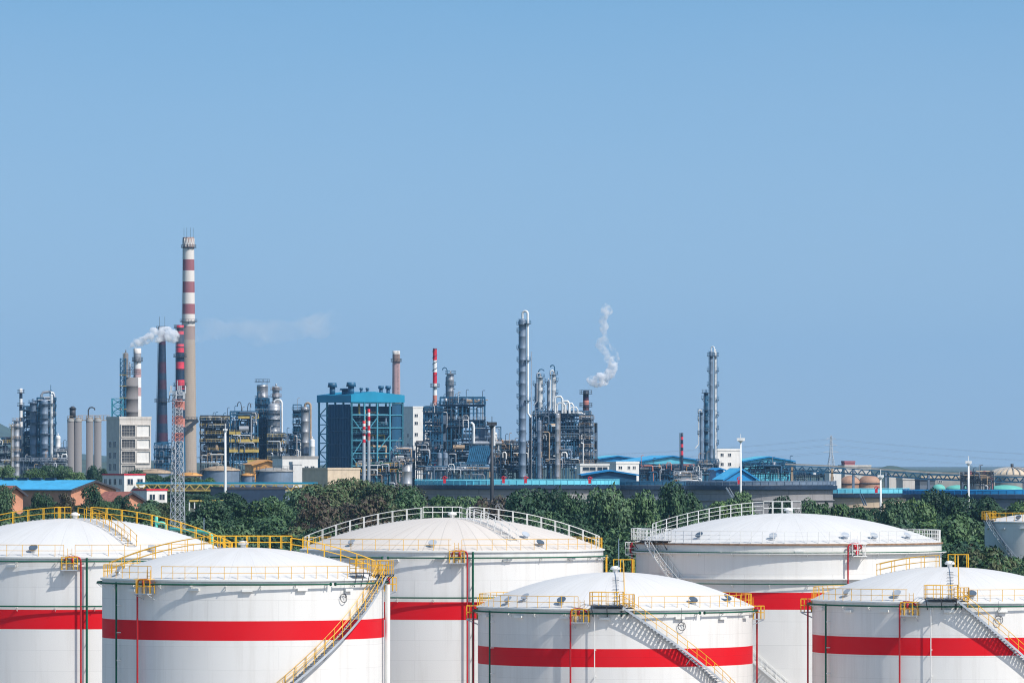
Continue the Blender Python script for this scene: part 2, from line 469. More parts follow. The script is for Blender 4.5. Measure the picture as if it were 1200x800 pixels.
def tag(o, label=None, cat=None, group=None, kind=None):
    if label: o["label"] = label
    if cat: o["category"] = cat
    if group: o["group"] = group
    if kind: o["kind"] = kind
    return o


def thing(name, label, cat, loc=(0, 0, 0), rotz=0.0, group=None):
    o = bpy.data.objects.new(name, None)
    o.empty_display_size = 1.0
    COL.objects.link(o)
    o.location = loc
    o.rotation_euler = (0, 0, rotz)
    return tag(o, label, cat, group, "thing")


def copy_tree(o, parent=None):
    c = o.copy()
    COL.objects.link(c)
    c.parent = parent
    for ch in o.children:
        copy_tree(ch, c)
    return c


def P(R, a, z=0.0):
    return Vector((R * sin(a), -R * cos(a), z))


# ------------------------------------------------------------------ the setting: one sheet of land to the horizon
def make_ground():
    xs = [-9000, -5000, -2500, -1200, -600] + [(-400 + 25 * i) for i in range(33)] + [600, 1200, 2500, 5000, 9000]
    ys = [-300, 0, 200, 400, 500, 600, 700] + [740 + 30 * i for i in range(25)] + [1500, 1600, 1700, 1800, 1900, 2000, 2300, 2800, 3500, 5000, 8000, 14000, 21000]
    vs = [(x, y, ground_z(x, y)) for y in ys for x in xs]
    n = len(xs)
    fs = [(j * n + i, j * n + i + 1, (j + 1) * n + i + 1, (j + 1) * n + i) for j in range(len(ys) - 1) for i in range(n - 1)]
    m, nn, l, b = new_mat("grass_and_bare_earth")
    tc = nn.new("ShaderNodeTexCoord")
    nz = nn.new("ShaderNodeTexNoise"); nz.inputs["Scale"].default_value = 0.03; nz.inputs["Detail"].default_value = 9
    l.new(tc.outputs["Object"], nz.inputs["Vector"])
    rp = nn.new("ShaderNodeValToRGB"); e = rp.color_ramp.elements
    e[0].position = 0.35; e[0].color = (0.03, 0.055, 0.02, 1); e[1].position = 0.7; e[1].color = (0.16, 0.14, 0.09, 1)
    l.new(nz.outputs["Fac"], rp.inputs[0]); l.new(rp.outputs[0], b.inputs["Base Color"]); b.inputs["Roughness"].default_value = 0.95
    mb = MB(); mb.add(vs, fs, 0, True)
    tag(mb.build("ground", m), kind="structure")
    # concrete yard of the tank farm
    c = MB(); c.box(-110, 110, 500, 735, 0.004, 0.008)
    m2, nn, l, b = new_mat("yard_concrete")
    tc = nn.new("ShaderNodeTexCoord"); br = nn.new("ShaderNodeTexBrick"); br.inputs["Scale"].default_value = 0.2
    br.inputs["Color1"].default_value = (0.42, 0.40, 0.37, 1); br.inputs["Color2"].default_value = (0.38, 0.365, 0.34, 1); br.inputs["Mortar"].default_value = (0.15, 0.14, 0.13, 1)
    br.inputs["Mortar Size"].default_value = 0.01
    l.new(tc.outputs["Object"], br.inputs["Vector"]); l.new(br.outputs[0], b.inputs["Base Color"]); b.inputs["Roughness"].default_value = 0.9
    tag(c.build("yard_paving", m2), kind="structure")


make_ground()


# ------------------------------------------------------------------ storage tanks of the foreground
def smooth_path(pts, k=4):
    """Catmull-Rom through the points"""
    pts = [Vector(p) for p in pts]
    out = []
    for i in range(len(pts) - 1):
        p0, p1, p2, p3 = pts[max(i - 1, 0)], pts[i], pts[i + 1], pts[min(i + 2, len(pts) - 1)]
        for j in range(k):
            t = j / k
            out.append(0.5 * ((2 * p1) + (-p0 + p2) * t + (2 * p0 - 5 * p1 + 4 * p2 - p3) * t * t + (-p0 + 3 * p1 - 3 * p2 + p3) * t ** 3))
    out.append(pts[-1])
    return out


def storage_tank(label, cx, hw, s, y_rim, y_apex, y_b0, y_b1, rail_mat='yellow', kind='front', roof='roof', gaps=(), risers=(), rings=(0.45,),
                 platforms=(), seed=0, shell='white', ring_gaps=(), rail_step=1.35, half_rails=(), spur=None, vents=()):
    Y = FOC / s
    R = hw / s
    X = wx(cx, Y)
    sf = FOC / (Y - R)
    zr = CAMZ - (y_rim - HOR) / sf
    zb1 = CAMZ - (y_b0 - HOR) / sf
    zb0 = CAMZ - (y_b1 - HOR) / sf
    za = CAMZ - (y_apex - HOR) / s
    dome = za - zr
    root = thing("storage_tank", label, "storage tank", (X, Y, 0), atan2(-X, Y))
    rnd = random.Random(seed)
    N = 128
    # shell with its painted band
    zs = [0.0]
    z = 2.0
    mb = MB()
    mb.lathe([(R, 0.0), (R, zb0), (R, zb1), (R, zr)], N, mis=[0, 1, 0])
    mb.build("shell", [shell, 'red'], root)
    # dome
    Rs = (R * R + dome * dome) / (2 * dome)
    cz = za - Rs

    def dz(r):
        return cz + sqrt(max(Rs * Rs - r * r, 0))
    prof = [(R * 0.999 * (1 - i / 16), 0) for i in range(17)]
    prof = [(max(r, 0.01), dz(r)) for r, _ in prof]
    mb = MB(); mb.lathe(prof, N)
    mb.build("dome_roof", roof, root)
    # rim curb: rolled edge angle
    mb = MB()
    mb.lathe([(R + 0.003, zr - 0.16), (R + 0.16, zr - 0.16), (R + 0.16, zr - 0.02), (R - 0.25, zr + 0.035)], N, smooth=False)
    cb = mb.build("rim_curb", 'ywhite' if kind != 'old' else 'rust', root)
    if kind == 'old':                                         # wind girders of the big white tank
        for py in (648, 678):
            zz = CAMZ - (py - HOR) / sf
            mb = MB(); mb.lathe([(R + 0.004, zz - 0.12), (R + 0.45, zz - 0.10), (R + 0.45, zz + 0.02), (R + 0.004, zz + 0.03)], N, smooth=False)
            mb.build("wind_girder", 'white_d', root)
    # rim railing, broken by gaps
    cuts = sorted(gaps)
    spans = []
    st = -pi
    for a, b in cuts:
        spans.append((st, a)); st = b
    spans.append((st, pi))
    for a, b in spans:
        n = max(3, int((b - a) / radians(3)))
        Rr = R - 0.12
        pts = [P(Rr, a + (b - a) * i / n, zr + 0.02) for i in range(n + 1)]
        mb = MB()
        if kind == 'old':
            mb.rail(pts, 1.25, 0.028, 1.15, (0.42, 0.83))
        else:
            mb.rail(pts, 1.1, 0.026, rail_step, (0.55,))
        mb.build("rim_railing", rail_mat, root)
    # cooling-water ring pipes on brackets
    off = 0.42
    for dzr in rings:
        zz = zr - dzr
        segs = []
        st = -pi
        for g in sorted(ring_gaps):
            segs.append((st, g - 0.02)); st = g + 0.02
        segs.append((st, pi))
        for a, b in segs:
            mb = MB(); mb.arc(R + off, zz, 0.085 if kind != 'old' else 0.06, a, b)
            for e in (a, b):
                mb.arc(R + off, zz, 0.15, e - 0.004, e + 0.004, 2, 8)
            mb.build("ring_pipe", 'green', root)
        nb = 26
        for k in range(nb):
            a = -pi + 2 * pi * (k + 0.5) / nb
            if cos(a) < -0.1:
                continue
            mb = MB()
            mb.beam(P(R, a, zz - 0.12), P(R + off + 0.1, a, zz - 0.12), 0.07)
            mb.beam(P(R, a, zz - 0.45), P(R + off, a, zz - 0.12), 0.05)
            mb.build("pipe_bracket", 'ywhite', root)
    # risers
    for a, colr, ztop, r in risers:
        mb = MB(); mb.tube([P(R + off, a, 0), P(R + off, a, zr - ztop)], r, 8)
        o = mb.build("riser_pipe", colr, root)
        for zz in [1.5 + 2.4 * i for i in range(int((zr - ztop) / 2.4))]:
            m2 = MB(); m2.beam(P(R, a + 0.004, zz), P(R + off, a + 0.004, zz), 0.08)
            m2.build("clamp", 'ywhite', o)
    # foam platforms hanging below the rim, each with its riser and bent red pipe
    for a, side in platforms:
        hw_ = 0.72 / R
        zf = zr - 1.22
        pf = MB(); pf.sector(R + 0.02, R + 1.1, a - hw_, a + hw_, zf - 0.08, zf, 3)
        pf.beam(P(R, a - hw_ * 0.9, zf - 0.55), P(R + 1.05, a - hw_ * 0.9, zf - 0.08), 0.06)
        pf.beam(P(R, a + hw_ * 0.9, zf - 0.55), P(R + 1.05, a + hw_ * 0.9, zf - 0.08), 0.06)
        pl = pf.build("foam_platform", 'steel' if kind != 'old' else 'ywhite', root)
        rl = MB()
        rl.rail([P(R + 0.1, a - hw_, zf), P(R + 1.08, a - hw_, zf), P(R + 1.08, a, zf), P(R + 1.08, a + hw_, zf), P(R + 0.1, a + hw_, zf)], 1.2, 0.035, 0.72, (0.6,))
        rl.build("platform_railing", rail_mat, pl)
        ld = MB()
        for sg in (-1, 1):
            ld.beam(P(R + 0.03, a + sg * 0.2 / R, zf), P(R + 0.03, a + sg * 0.2 / R, zr + 0.8), 0.05)
        for i in range(6):
            ld.beam(P(R + 0.03, a - 0.2 / R, zf + 0.3 + 0.3 * i), P(R + 0.03, a + 0.2 / R, zf + 0.3 + 0.3 * i), 0.035)
        ld.build("ladder", rail_mat, pl)
        ra = a + side * (hw_ + 0.02)
        zt = zr - 0.02
        path = [P(R + 0.42, ra, 0), P(R + 0.42, ra, zt - 0.35), P(R + 0.42, ra - side * 0.1 / R, zt - 0.1), P(R + 0.42, ra - side * 0.35 / R, zt),
                P(R + 0.42, ra - side * 1.1 / R, zt), P(R + 0.42, ra - side * 1.35 / R, zt - 0.08), P(R + 0.40, ra - side * 1.5 / R, zt - 0.35), P(R + 0.05, ra - side * 1.5 / R, zt - 0.5)]
        mb = MB(); mb.tube(path, 0.085, 8)
        mb.build("foam_pipe", 'redpipe', root)
        fb = MB(); fb.cyl(*P(R + 0.42, ra - side * 0.75 / R)[:2], zt - 0.62, zt - 0.1, 0.13, seg=10)
        fb.build("foam_chamber", 'redpipe', root)
    # level gauge boxes and marker plates under the rim
    for k in range(7):
        a = -1.2 + 0.4 * k + rnd.uniform(-0.08, 0.08)
        mb = MB(); p = P(R + 0.12, a, zr - 1.0 + rnd.uniform(-0.1, 0.1))
        mb.sector(R + 0.004, R + 0.3, a - 0.45 / R, a + 0.45 / R, p.z, p.z + 0.22, 2)
        mb.build("overflow_box", 'ywhite', root)
    # manholes and breather vents on the dome near the rim
    for a, rr in vents:
        r = R * rr
        zz = dz(r)
        v = MB()
        v.cyl(*P(r, a)[:2], zz - 0.1, zz + 0.28, 0.24, seg=14)
        o = v.build("roof_vent", 'steel', root)
        v = MB()
        c = P(r, a, zz + 0.40)
        t1 = P(1, a + pi / 2) * 0.44; t2 = P(1, a, 0) * 0.32 + Vector((0, 0, -0.24))
        ring = [c + t1 * cos(q * pi / 6) + t2 * sin(q * pi / 6) for q in range(12)]
        v.add(ring + [q + Vector((0, 0, 0.07)) for q in ring], [tuple(range(12))[::-1], tuple(range(12, 24))] + [(i, (i + 1) % 12, 12 + (i + 1) % 12, 12 + i) for i in range(12)])
        v.build("vent_hood", 'greysteel' if rnd.random() < 0.5 else 'steel', o)
    # centre vent
    v = MB(); v.cyl(0, 0, za - 0.05, za + 0.3, 0.24, seg=14); v.lathe([(0.24, za + 0.22), (0.46, za + 0.24), (0.50, za + 0.36), (0.34, za + 0.54), (0.02, za + 0.6)], 14)
    v.build("centre_vent", 'lamp_white', root)
    # walkway rails over the dome
    wm = {'A': 'yellow', 'C': 'ywhite', 'D': 'ywhite', 'F': 'yellow', 'B': 'yellow'}.get(half_rails[0] if half_rails else 'E', 'yellow')
    if half_rails:
        rh = 1.1 if half_rails[0] != 'D' else 1.25
        for azim, r_in, r_out in half_rails[1]:
            for sg in (-0.45, 0.45):
                t = P(1, azim + pi / 2) * sg
                n = 18
                pts = [P(r_in + (r_out - r_in) * i / n, azim) + t for i in range(n + 1)]
                pts = [Vector((p.x, p.y, dz(p.xy.length) + 0.01)) for p in pts]
                mb = MB(); mb.rail(pts, rh, 0.033, 1.5 if half_rails[0] != 'D' else 1.15, (0.55,) if half_rails[0] != 'D' else (0.42, 0.83))
                mb.build("walkway_railing", wm, root)
            st_ = MB()
            k = 0
            r = r_in
            while r < r_out:
                a0, b0 = P(r, azim) + P(1, azim + pi / 2) * -0.42, P(r, azim) + P(1, azim + pi / 2) * 0.42
                a0.z = b0.z = dz(r) + 0.05
                st_.beam(a0, b0, 0.12, 0.04)
                r += 0.42
            st_.build("walkway_steps", 'steel', root)
        for (x0, x1, y0, y1) in half_rails[2]:
            zz = max(dz(sqrt(x1 * x1 + y0 * y0)), dz(abs(x0)))
            pts = [(x0, y0, zz), (x1, y0, zz), (x1, y1, zz), (x0, y1, zz)]
            for i in range(4):
                mb = MB(); mb.rail([pts[i], pts[(i + 1) % 4]], rh, 0.033, 1.0, (0.55,))
                mb.build("apex_railing", wm, root)
    return root, R, zr, za, dz


def spiral_stair(root, R, z0, p0, z1, p1, rail_mat, step_mat='steel', w=0.8, gap=0.12, both=False):
    """helical stair from (z0, angle p0) at the top down to (z1, p1)"""
    n = int(abs(z0 - z1) / 0.22)
    st = MB()
    for i in range(n + 1):
        t = i / n
        a = p0 + (p1 - p0) * t
        zz = z0 + (z1 - z0) * t
        da = 0.13 / R
        st.sector(R + gap, R + gap + w, a - da, a + da, zz - 0.03, zz, 1)
    stair = st.build("stairway", 'greysteel' if step_mat == 'steel' else step_mat, root)
    m = 60
    for Rr, nm in ((R + gap - 0.02, "inner_stringer"), (R + gap + w + 0.02, "outer_stringer")):
        sg = MB()
        pts = [P(Rr, p0 + (p1 - p0) * i / m, z0 + (z1 - z0) * i / m - 0.06) for i in range(m + 1)]
        for a, b in zip(pts, pts[1:]):
            sg.beam(a, b, 0.05, 0.19)
        sg.build(nm, step_mat, stair)
    rails = [R + gap + w] + ([R + gap] if both else [])
    for Rr in rails:
        mb = MB()
        pts = [P(Rr, p0 + (p1 - p0) * i / m, z0 + (z1 - z0) * i / m) for i in range(m + 1)]
        mb.rail(pts, 1.05, 0.03, 1.25, (0.52,))
        mb.build("handrail", rail_mat, stair)
    for i in range(2, n, 9):
        t = i / n
        a = p0 + (p1 - p0) * t; zz = z0 + (z1 - z0) * t
        mb = MB()
        mb.beam(P(R, a, zz - 0.9), P(R + gap + w, a, zz - 0.18), 0.06)
        mb.beam(P(R, a, zz - 0.2), P(R + gap + w, a, zz - 0.18), 0.06)
        mb.build("bracket", step_mat, stair)
    return stair


def landing(root, R, zr, a0, a1, rail_mat, raised=0.22, depth=1.15, lo_w=None):
    """landing at the stair head over the rim"""
    mb = MB(); mb.sector(R - 0.45, R + depth, a0, a1, zr + raised - 0.07, zr + raised, 6)
    for a in (a0 + 0.01, (a0 + a1) / 2, a1 - 0.01):
        mb.beam(P(R + 0.01, a, zr - 0.7), P(R + depth - 0.05, a, zr + raised - 0.07), 0.07)
        mb.beam(P(R + depth - 0.05, a, zr + raised - 0.07), P(R + depth - 0.05, a, zr + raised - 0.3), 0.05)
    pl = mb.build("landing", 'steel_dark', root)
    z = zr + raised
    for pts in ([P(R + depth - 0.03, a0 + (a1 - a0) * 0.86 * i / 4, z) for i in range(5)],
                [P(R - 0.4, a0, z), P(R + depth - 0.03, a0, z)],
                [P(R - 0.4, a0 + (a1 - a0) * i / 4 * 0.45, z) for i in range(5)],
                [P(R - 0.4, a0 + (a1 - a0) * (0.72 + i / 4 * 0.28), z) for i in range(5)],
                [P(R - 0.4, a1, z), P(R + depth * 0.5, a1, z)]):
        r = MB(); r.rail(pts, 1.2, 0.032, 0.85, (0.4, 0.8))
        r.build("landing_railing", rail_mat, pl)
    return pl


def dome_ladder(root, R, dz, a, off, rail_mat, r0, r1):
    """rungs laid on the dome in front of the vent, one handrail beside it and a hoop at the apex"""
    mb = MB()
    r = r0
    while r < r1:
        c = P(r, a); t = P(1, a + pi / 2) * 0.3
        p0, p1 = c - t, c + t
        p0.z = p1.z = dz(r) + 0.12
        mb.beam(p0, p1, 0.08, 0.04)
        r += 0.9
    mb.build("roof_ladder", 'steel_dark', root)
    mb = MB()
    t = P(1, a + pi / 2) * off
    pts = [P(5.5 * 0 + r1 + (0.5 - r1) * i / 10, a) + t for i in range(11)]
    pts = [Vector((p.x, p.y, dz(p.xy.length) + 1.15)) for p in pts]
    mb.tube(pts, 0.045, 6)
    for p in (pts[0], pts[5], pts[-1]):
        mb.beam(p, (p.x, p.y, dz(p.xy.length)), 0.07)
    mb.build("ladder_handrail", rail_mat, root)
    mb = MB()
    z = dz(0)
    for (x0, y0, x1, y1) in ((-0.15, 0.7, 1.6, 0.7), (0.5, 0.3, 1.75, 0.3)):
        mb.beam((x0, y0, z - 0.1), (x0, y0, z + 1.2), 0.09); mb.beam((x1, y1, z - 0.1), (x1, y1, z + 1.2), 0.09); mb.beam((x0, y0, z + 1.17), (x1, y1, z + 1.17), 0.07)
    mb.build("apex_rail", rail_mat, root)


def ang(px, cx, hw):
    return asin(max(-1, min(1, (px - cx) / hw)))


# A, the wide tank cut by the left edge
V4 = ((-0.16, 0.93), (-0.75, 0.93), (0.42, 0.93), (0.95, 0.93), (1.45, 0.94), (-1.4, 0.94))
tA, RA, zrA, zaA, dzA = storage_tank("wide red-banded white tank cut off by the left edge, yellow railing over its dome", 88, 186, 12.0, 652, 607, 714, 737,
    gaps=((ang(75, 88, 186), ang(88, 88, 186)),), risers=((ang(101, 88, 186), 'green', 0.1, 0.11),), rings=(0.45, 4.72), platforms=((ang(82, 88, 186), 1),),
    half_rails=('A', ((pi / 2 + 0.12, 1.6, 15.3), (-pi / 2 - 0.12, 1.6, 15.3), (0.42, 1.7, 13.6)), ((-2.0, -0.4, -1.0, 1.0),)), seed=1, rail_step=1.6,
    vents=((ang(37, 88, 186), 0.94), (ang(182, 88, 186), 0.94), (1.3, 0.94)))
# B, the front tank on the left
tB, RB, zrB, zaB, dzB = storage_tank("left foreground tank, white with a red band and a yellow-railed stair on its right flank", 285, 165, 13.3, 679, 641, 727.4, 750.4,
    gaps=((ang(178, 285, 165), ang(190, 285, 165)), (1.0, 1.25)), risers=((ang(143, 285, 165), 'green', 0.3, 0.085),), rings=(0.42,), ring_gaps=(ang(385, 285, 165),),
    platforms=((ang(176.5, 285, 165), -1), (radians(88), 1)),
    half_rails=('B', ((-pi / 2 - 0.25, 2.2, 12.1), (pi / 2 - 0.05, 4.2, 11.6)), ((-2.6, 4.3, -0.5, 1.6),)), seed=2, rail_step=1.18,
    vents=((-1.2, 0.94), (2.2, 0.9)))
# C, the cream dome in the middle
tC, RC, zrC, zaC, dzC = storage_tank("wide middle tank with a cream ribbed dome, white dome rail and yellow rim rail", 530, 177, 11.4, 645, 606, 705, 726, roof='roof_cream',
    gaps=((ang(529, 530, 177), ang(541, 530, 177)),), risers=((ang(553, 530, 177), 'green', 0.1, 0.11), (radians(82), 'yellow', 0.6, 0.1)), rings=(0.72, 4.72), ring_gaps=(ang(455, 530, 177),),
    platforms=((ang(535, 530, 177), 1),),
    half_rails=('C', ((pi / 2 + 0.1, 1.8, 15.2), (-pi / 2 - 0.1, 3.2, 15.2), (0.50, 2.4, 13.2)), ((-3.0, 1.0, -1.0, 1.2),)), seed=3, rail_step=1.55,
    vents=((ang(506, 530, 177), 0.94), (ang(638, 530, 177), 0.94), (ang(636, 530, 177), 0.80), (ang(405, 530, 177), 0.93)))
# D, the all-white tank behind on the right
tD, RD, zrD, zaD, dzD = storage_tank("wide weathered white tank on the right with white railings and a white stair", 924, 179, 11.2, 637, 601, 694, 714, rail_mat='ywhite', kind='old', shell='white_d',
    rings=(0.9, 4.1), platforms=((ang(1001, 924, 179), -1), (-radians(88), -1)),
    half_rails=('D', ((-pi / 2 - 0.02, 2.6, 14.2),), ((-2.6, 1.3, -1.0, 1.0),)), seed=4,
    vents=((ang(812, 924, 179), 0.92), (ang(905, 924, 179), 0.93), (ang(995, 924, 179), 0.92), (ang(1030, 924, 179), 0.93), (ang(1072, 924, 179), 0.93)))
# E, the front tank in the middle
tE, RE, zrE, zaE, dzE = storage_tank("middle foreground tank, white with a red band, stair descending rightwards from its centre", 721, 161, 12.5, 713, 670, 760, 781.4,
    gaps=((ang(678, 721, 161), ang(748, 721, 161)),), risers=((ang(580, 721, 161), 'green', 0.3, 0.085), (ang(698, 721, 161), 'ywhite', 0.5, 0.045)), rings=(0.42,), ring_gaps=(ang(818, 721, 161),),
    platforms=((ang(683, 721, 161), -1), (radians(88), 1), (-radians(91), 1)), seed=5, rail_step=1.25,
    vents=((ang(590, 721, 161), 0.95), (ang(605, 721, 161), 0.9), (ang(655, 721, 161), 0.94), (ang(817, 721, 161), 0.94), (ang(863, 721, 161), 0.92)))
# F, the front tank on the right
tF, RF, zrF, zaF, dzF = storage_tank("right foreground tank cut off by the right edge, red band and yellow-railed stair", 1113, 161, 12.5, 705, 664, 747, 768,
    gaps=((ang(1064, 1113, 161), ang(1130, 1113, 161)),), risers=((ang(974, 1113, 161), 'green', 0.3, 0.085), (ang(1092, 1113, 161), 'ywhite', 0.5, 0.045)), rings=(0.42,),
    platforms=((ang(1069, 1113, 161), -1), (-radians(91), 1)),
    half_rails=('F', ((-pi / 2 - 0.35, 1.2, 7.2),), ()), seed=6, rail_step=1.2,
    vents=((ang(985, 1113, 161), 0.93), (ang(1048, 1113, 161), 0.94), (ang(1140, 1113, 161), 0.94)))

for (root, R, zr, dz_, cx, hw, pe, ze_px, s) in ((tE, RE, zrE, dzE, 721, 161, 838, 804, 12.5), (tF, RF, zrF, dzF, 1113, 161, 1222, 804, 12.5)):
    a0, a1 = ang(cx + 8, cx, hw), ang(pe, cx, hw)
    z1 = CAMZ - (ze_px - HOR) / (s * 1.02)
    slope = (zr - z1) / (a1 - a0)
    aend = a0 + (zr + 0.2) / slope
    spiral_stair(root, R, zr + 0.2, a0, 0.15, aend, 'yellow')
    landing(root, R, zr, ang(cx - 27, cx, hw), ang(cx + 9, cx, hw), 'yellow', 0.35, 1.15)
    m_ = landing(root, R, zr, ang(cx + 5, cx, hw), ang(cx + 22, cx, hw), 'yellow', 0.12, 0.05)
    dome_ladder(root, R, dz_, ang(cx + 1, cx, hw), 0.75, 'yellow', 5.5, R - 0.5)

# stair of B runs down to the left from its right limb
a0, a1 = ang(440, 285, 165), ang(338, 285, 165)
z1 = CAMZ - (804 - HOR) / 13.6
slope = (zrB - z1) / (a0 - a1)
spiral_stair(tB, RB, zrB + 0.25, a0, 0.15, a0 - (zrB + 0.1) / slope, 'yellow', both=True)
landing(tB, RB, zrB, a0 - 0.02, a0 + 0.22, 'yellow', 0.3, 1.0)
landing(tB, RB, zrB, a0 - 0.34, a0 - 0.16, 'yellow', 0.5, 0.35)
mb = MB(); mb.tube([P(RB + 0.5, ang(447, 285, 165), 0), P(RB + 0.5, ang(447, 285, 165), zrB - 0.6)], 0.22, 12); mb.build("downpipe", 'ywhite', tB)
# stair of D
a0, a1 = ang(767, 924, 179), ang(910, 924, 179)
z1 = CAMZ - (797 - HOR) / 11.45
slope = (zrD - z1) / (a1 - a0)
spiral_stair(tD, RD, zrD + 0.1, a0, 0.2, a0 + (zrD - 0.1) / slope, 'ywhite', 'ywhite', both=True)
landing(tD, RD, zrD, ang(748, 924, 179), ang(785, 924, 179), 'ywhite', 0.25, 0.7)

# red signal box on the platform of D
for a in (ang(1000, 924, 179), -radians(88)):
    mb = MB(); c = P(RD + 0.55, a, zrD - 1.1); mb.box(c.x - 0.14, c.x + 0.14, c.y - 0.12, c.y + 0.12, c.z, c.z + 0.85); mb.build("signal_box", 'signalred', tD)

# G, the small tank at the right edge
tG, RG, zrG, zaG, dzG = storage_tank("small grey-white tank at the right edge beyond the trees, dark stair across its shaded wall", 1228, 74, 8.2, 611, 601, 700, 712, seed=7, shell='white_d', rings=(),
    vents=((ang(1190, 1228, 74), 0.9),))
a0 = ang(1163, 1228, 74)
spiral_stair(tG, RG, zrG + 0.1, a0, 0.2, a0 + 1.75, 'steel', 'steel')
landing(tG, RG, zrG, a0 - 0.35, a0 + 0.05, 'yellow', 0.2, 0.5)

# loose hoses hanging from the rims of the foreground tanks
for root, R, zr, px, cx, hw in ((tB, RB, zrB, 398, 285, 165), (tE, RE, zrE, 795, 721, 161), (tF, RF, zrF, 1167, 1113, 161)):
    a = ang(px, cx, hw)
    mb = MB(); mb.tube([P(R + 0.36, a, zr + 0.1), P(R + 0.36, a, zr - 1.3)], 0.018, 5)
    mb.tube([P(R + 0.2 + 0.05 * sin(q), a + (0.34 * cos(q * 0.62) + 0.05 * q / 3) / R, zr - 1.65 + 0.38 * sin(q * 0.62)) for q in range(14)], 0.035, 5)
    mb.build("hose_coil", 'steel_dark', root)


# ------------------------------------------------------------------ the refinery behind: builders
def base_at(px, Y, dy=0.0):
    x = wx(px, Y)
    return (x, Y, ground_z(x, Y) + dy)


def ring_platform(root, r, z, a0, a1, rail, slab='greysteel', w=0.85, h=1.1, rr=0.05, parent=None):
    mb = MB(); mb.sector(r, r + w, a0, a1, z - 0.18, z, 8)
    mb.beam(P(r, (a0 + a1) / 2, z - 1.0), P(r + w * 0.9, (a0 + a1) / 2, z - 0.15), 0.15)
    p = mb.build("platform", slab, root)
    m2 = MB()
    n = 8
    m2.rail([P(r + w - 0.05, a0 + (a1 - a0) * i / n, z) for i in range(n + 1)], h, rr, 1.6, (0.5,))
    m2.build("railing", rail, p)
    return p


def tower(label, cx, w, y_top, Y, y_base=None, shell='silver', plats=(), side=-1, rail='greysteel', pipe=None, cap='dome', group=None, name="distillation_column", seed=0, skirt=None, cat="column", ladder=True, full=False, bands=None, dy=0):
    """upright process vessel: shell with courses, part-ring platforms, caged ladder, overhead line"""
    s = S(Y); rnd = random.Random(seed)
    X = wx(cx, Y); g = ground_z(X, Y)
    R = w / 2 / s
    H = wz(y_top, Y) - g
    root = thing(name, label, cat, (X, Y, g), atan2(-X, Y), group)
    mb = MB()
    prof = [(R * 1.02, 0), (R * 1.02, H * 0.12), (R, H * 0.12 + 0.5)]
    zz = H * 0.12 + 0.5
    while zz < H - R * 0.6 - 4:
        zz += 4.2
        prof += [(R, zz), (R * 1.025, zz + 0.05), (R * 1.025, zz + 0.35), (R, zz + 0.4)]
    prof.append((R, H - R * 0.6))
    if cap == 'dome':
        for k in range(1, 5):
            prof.append((max(R * cos(k * pi / 8), 0.02), H - R * 0.6 + R * 0.6 * sin(k * pi / 8)))
    mb.lathe(prof, 20, cap1=True)
    mb.build("shell", shell, root)
    if cap == 'dome':
        mb = MB(); mb.cyl(0, 0, H - 0.1, H + 0.9, max(R * 0.2, 0.18), seg=8); mb.build("top_nozzle", shell, root)
    for k, py in enumerate(plats):
        z = wz(py, Y) - g
        c = (-pi / 2 if side < 0 else pi / 2) + rnd.uniform(-0.25, 0.25)
        if full or (k == 0 and len(plats) > 2):
            ring_platform(root, R, z, -pi, pi - 0.1, rail)
        else:
            if side == 0: c = rnd.choice((-pi / 2, pi / 2, 0.3))
            ring_platform(root, R, z, c - 0.95, c + 0.95, rail)
    if ladder:
        a = (-0.75 if side <= 0 else 0.75)
        mb = MB(); t = P(1, a + pi / 2) * 0.3
        for sg in (-1, 1):
            mb.beam(P(R + 0.35, a) + t * sg, P(R + 0.35, a, H) + t * sg, 0.07)
        z = 1.0
        while z < H:
            mb.beam(P(R + 0.35, a, z) - t, P(R + 0.35, a, z) + t, 0.05); z += 1.5
        mb.build("ladder", rail, root)
    if pipe:
        col, pa, pr, ztop, zbot = pipe                       # loops over the top and runs down the shell
        zt = wz(ztop, Y) - g; zb = wz(zbot, Y) - g
        o = R + pr + 0.25
        pts = [P(0.01, pa, H - 0.5), P(0.01, pa, zt - o * 0.45)] + [P(o / 2 - o / 2 * cos(q * pi / 6), pa, zt - o * 0.45 + o * 0.45 * sin(q * pi / 6)) for q in range(1, 6)] + [P(o, pa, zt - o * 0.45), P(o, pa, zb), P(o + 1.2, pa, zb - 1.5)]
        mb = MB(); mb.tube(pts, pr, 10)
        mb.build("overhead_pipe", col, root)
    return root, R, H


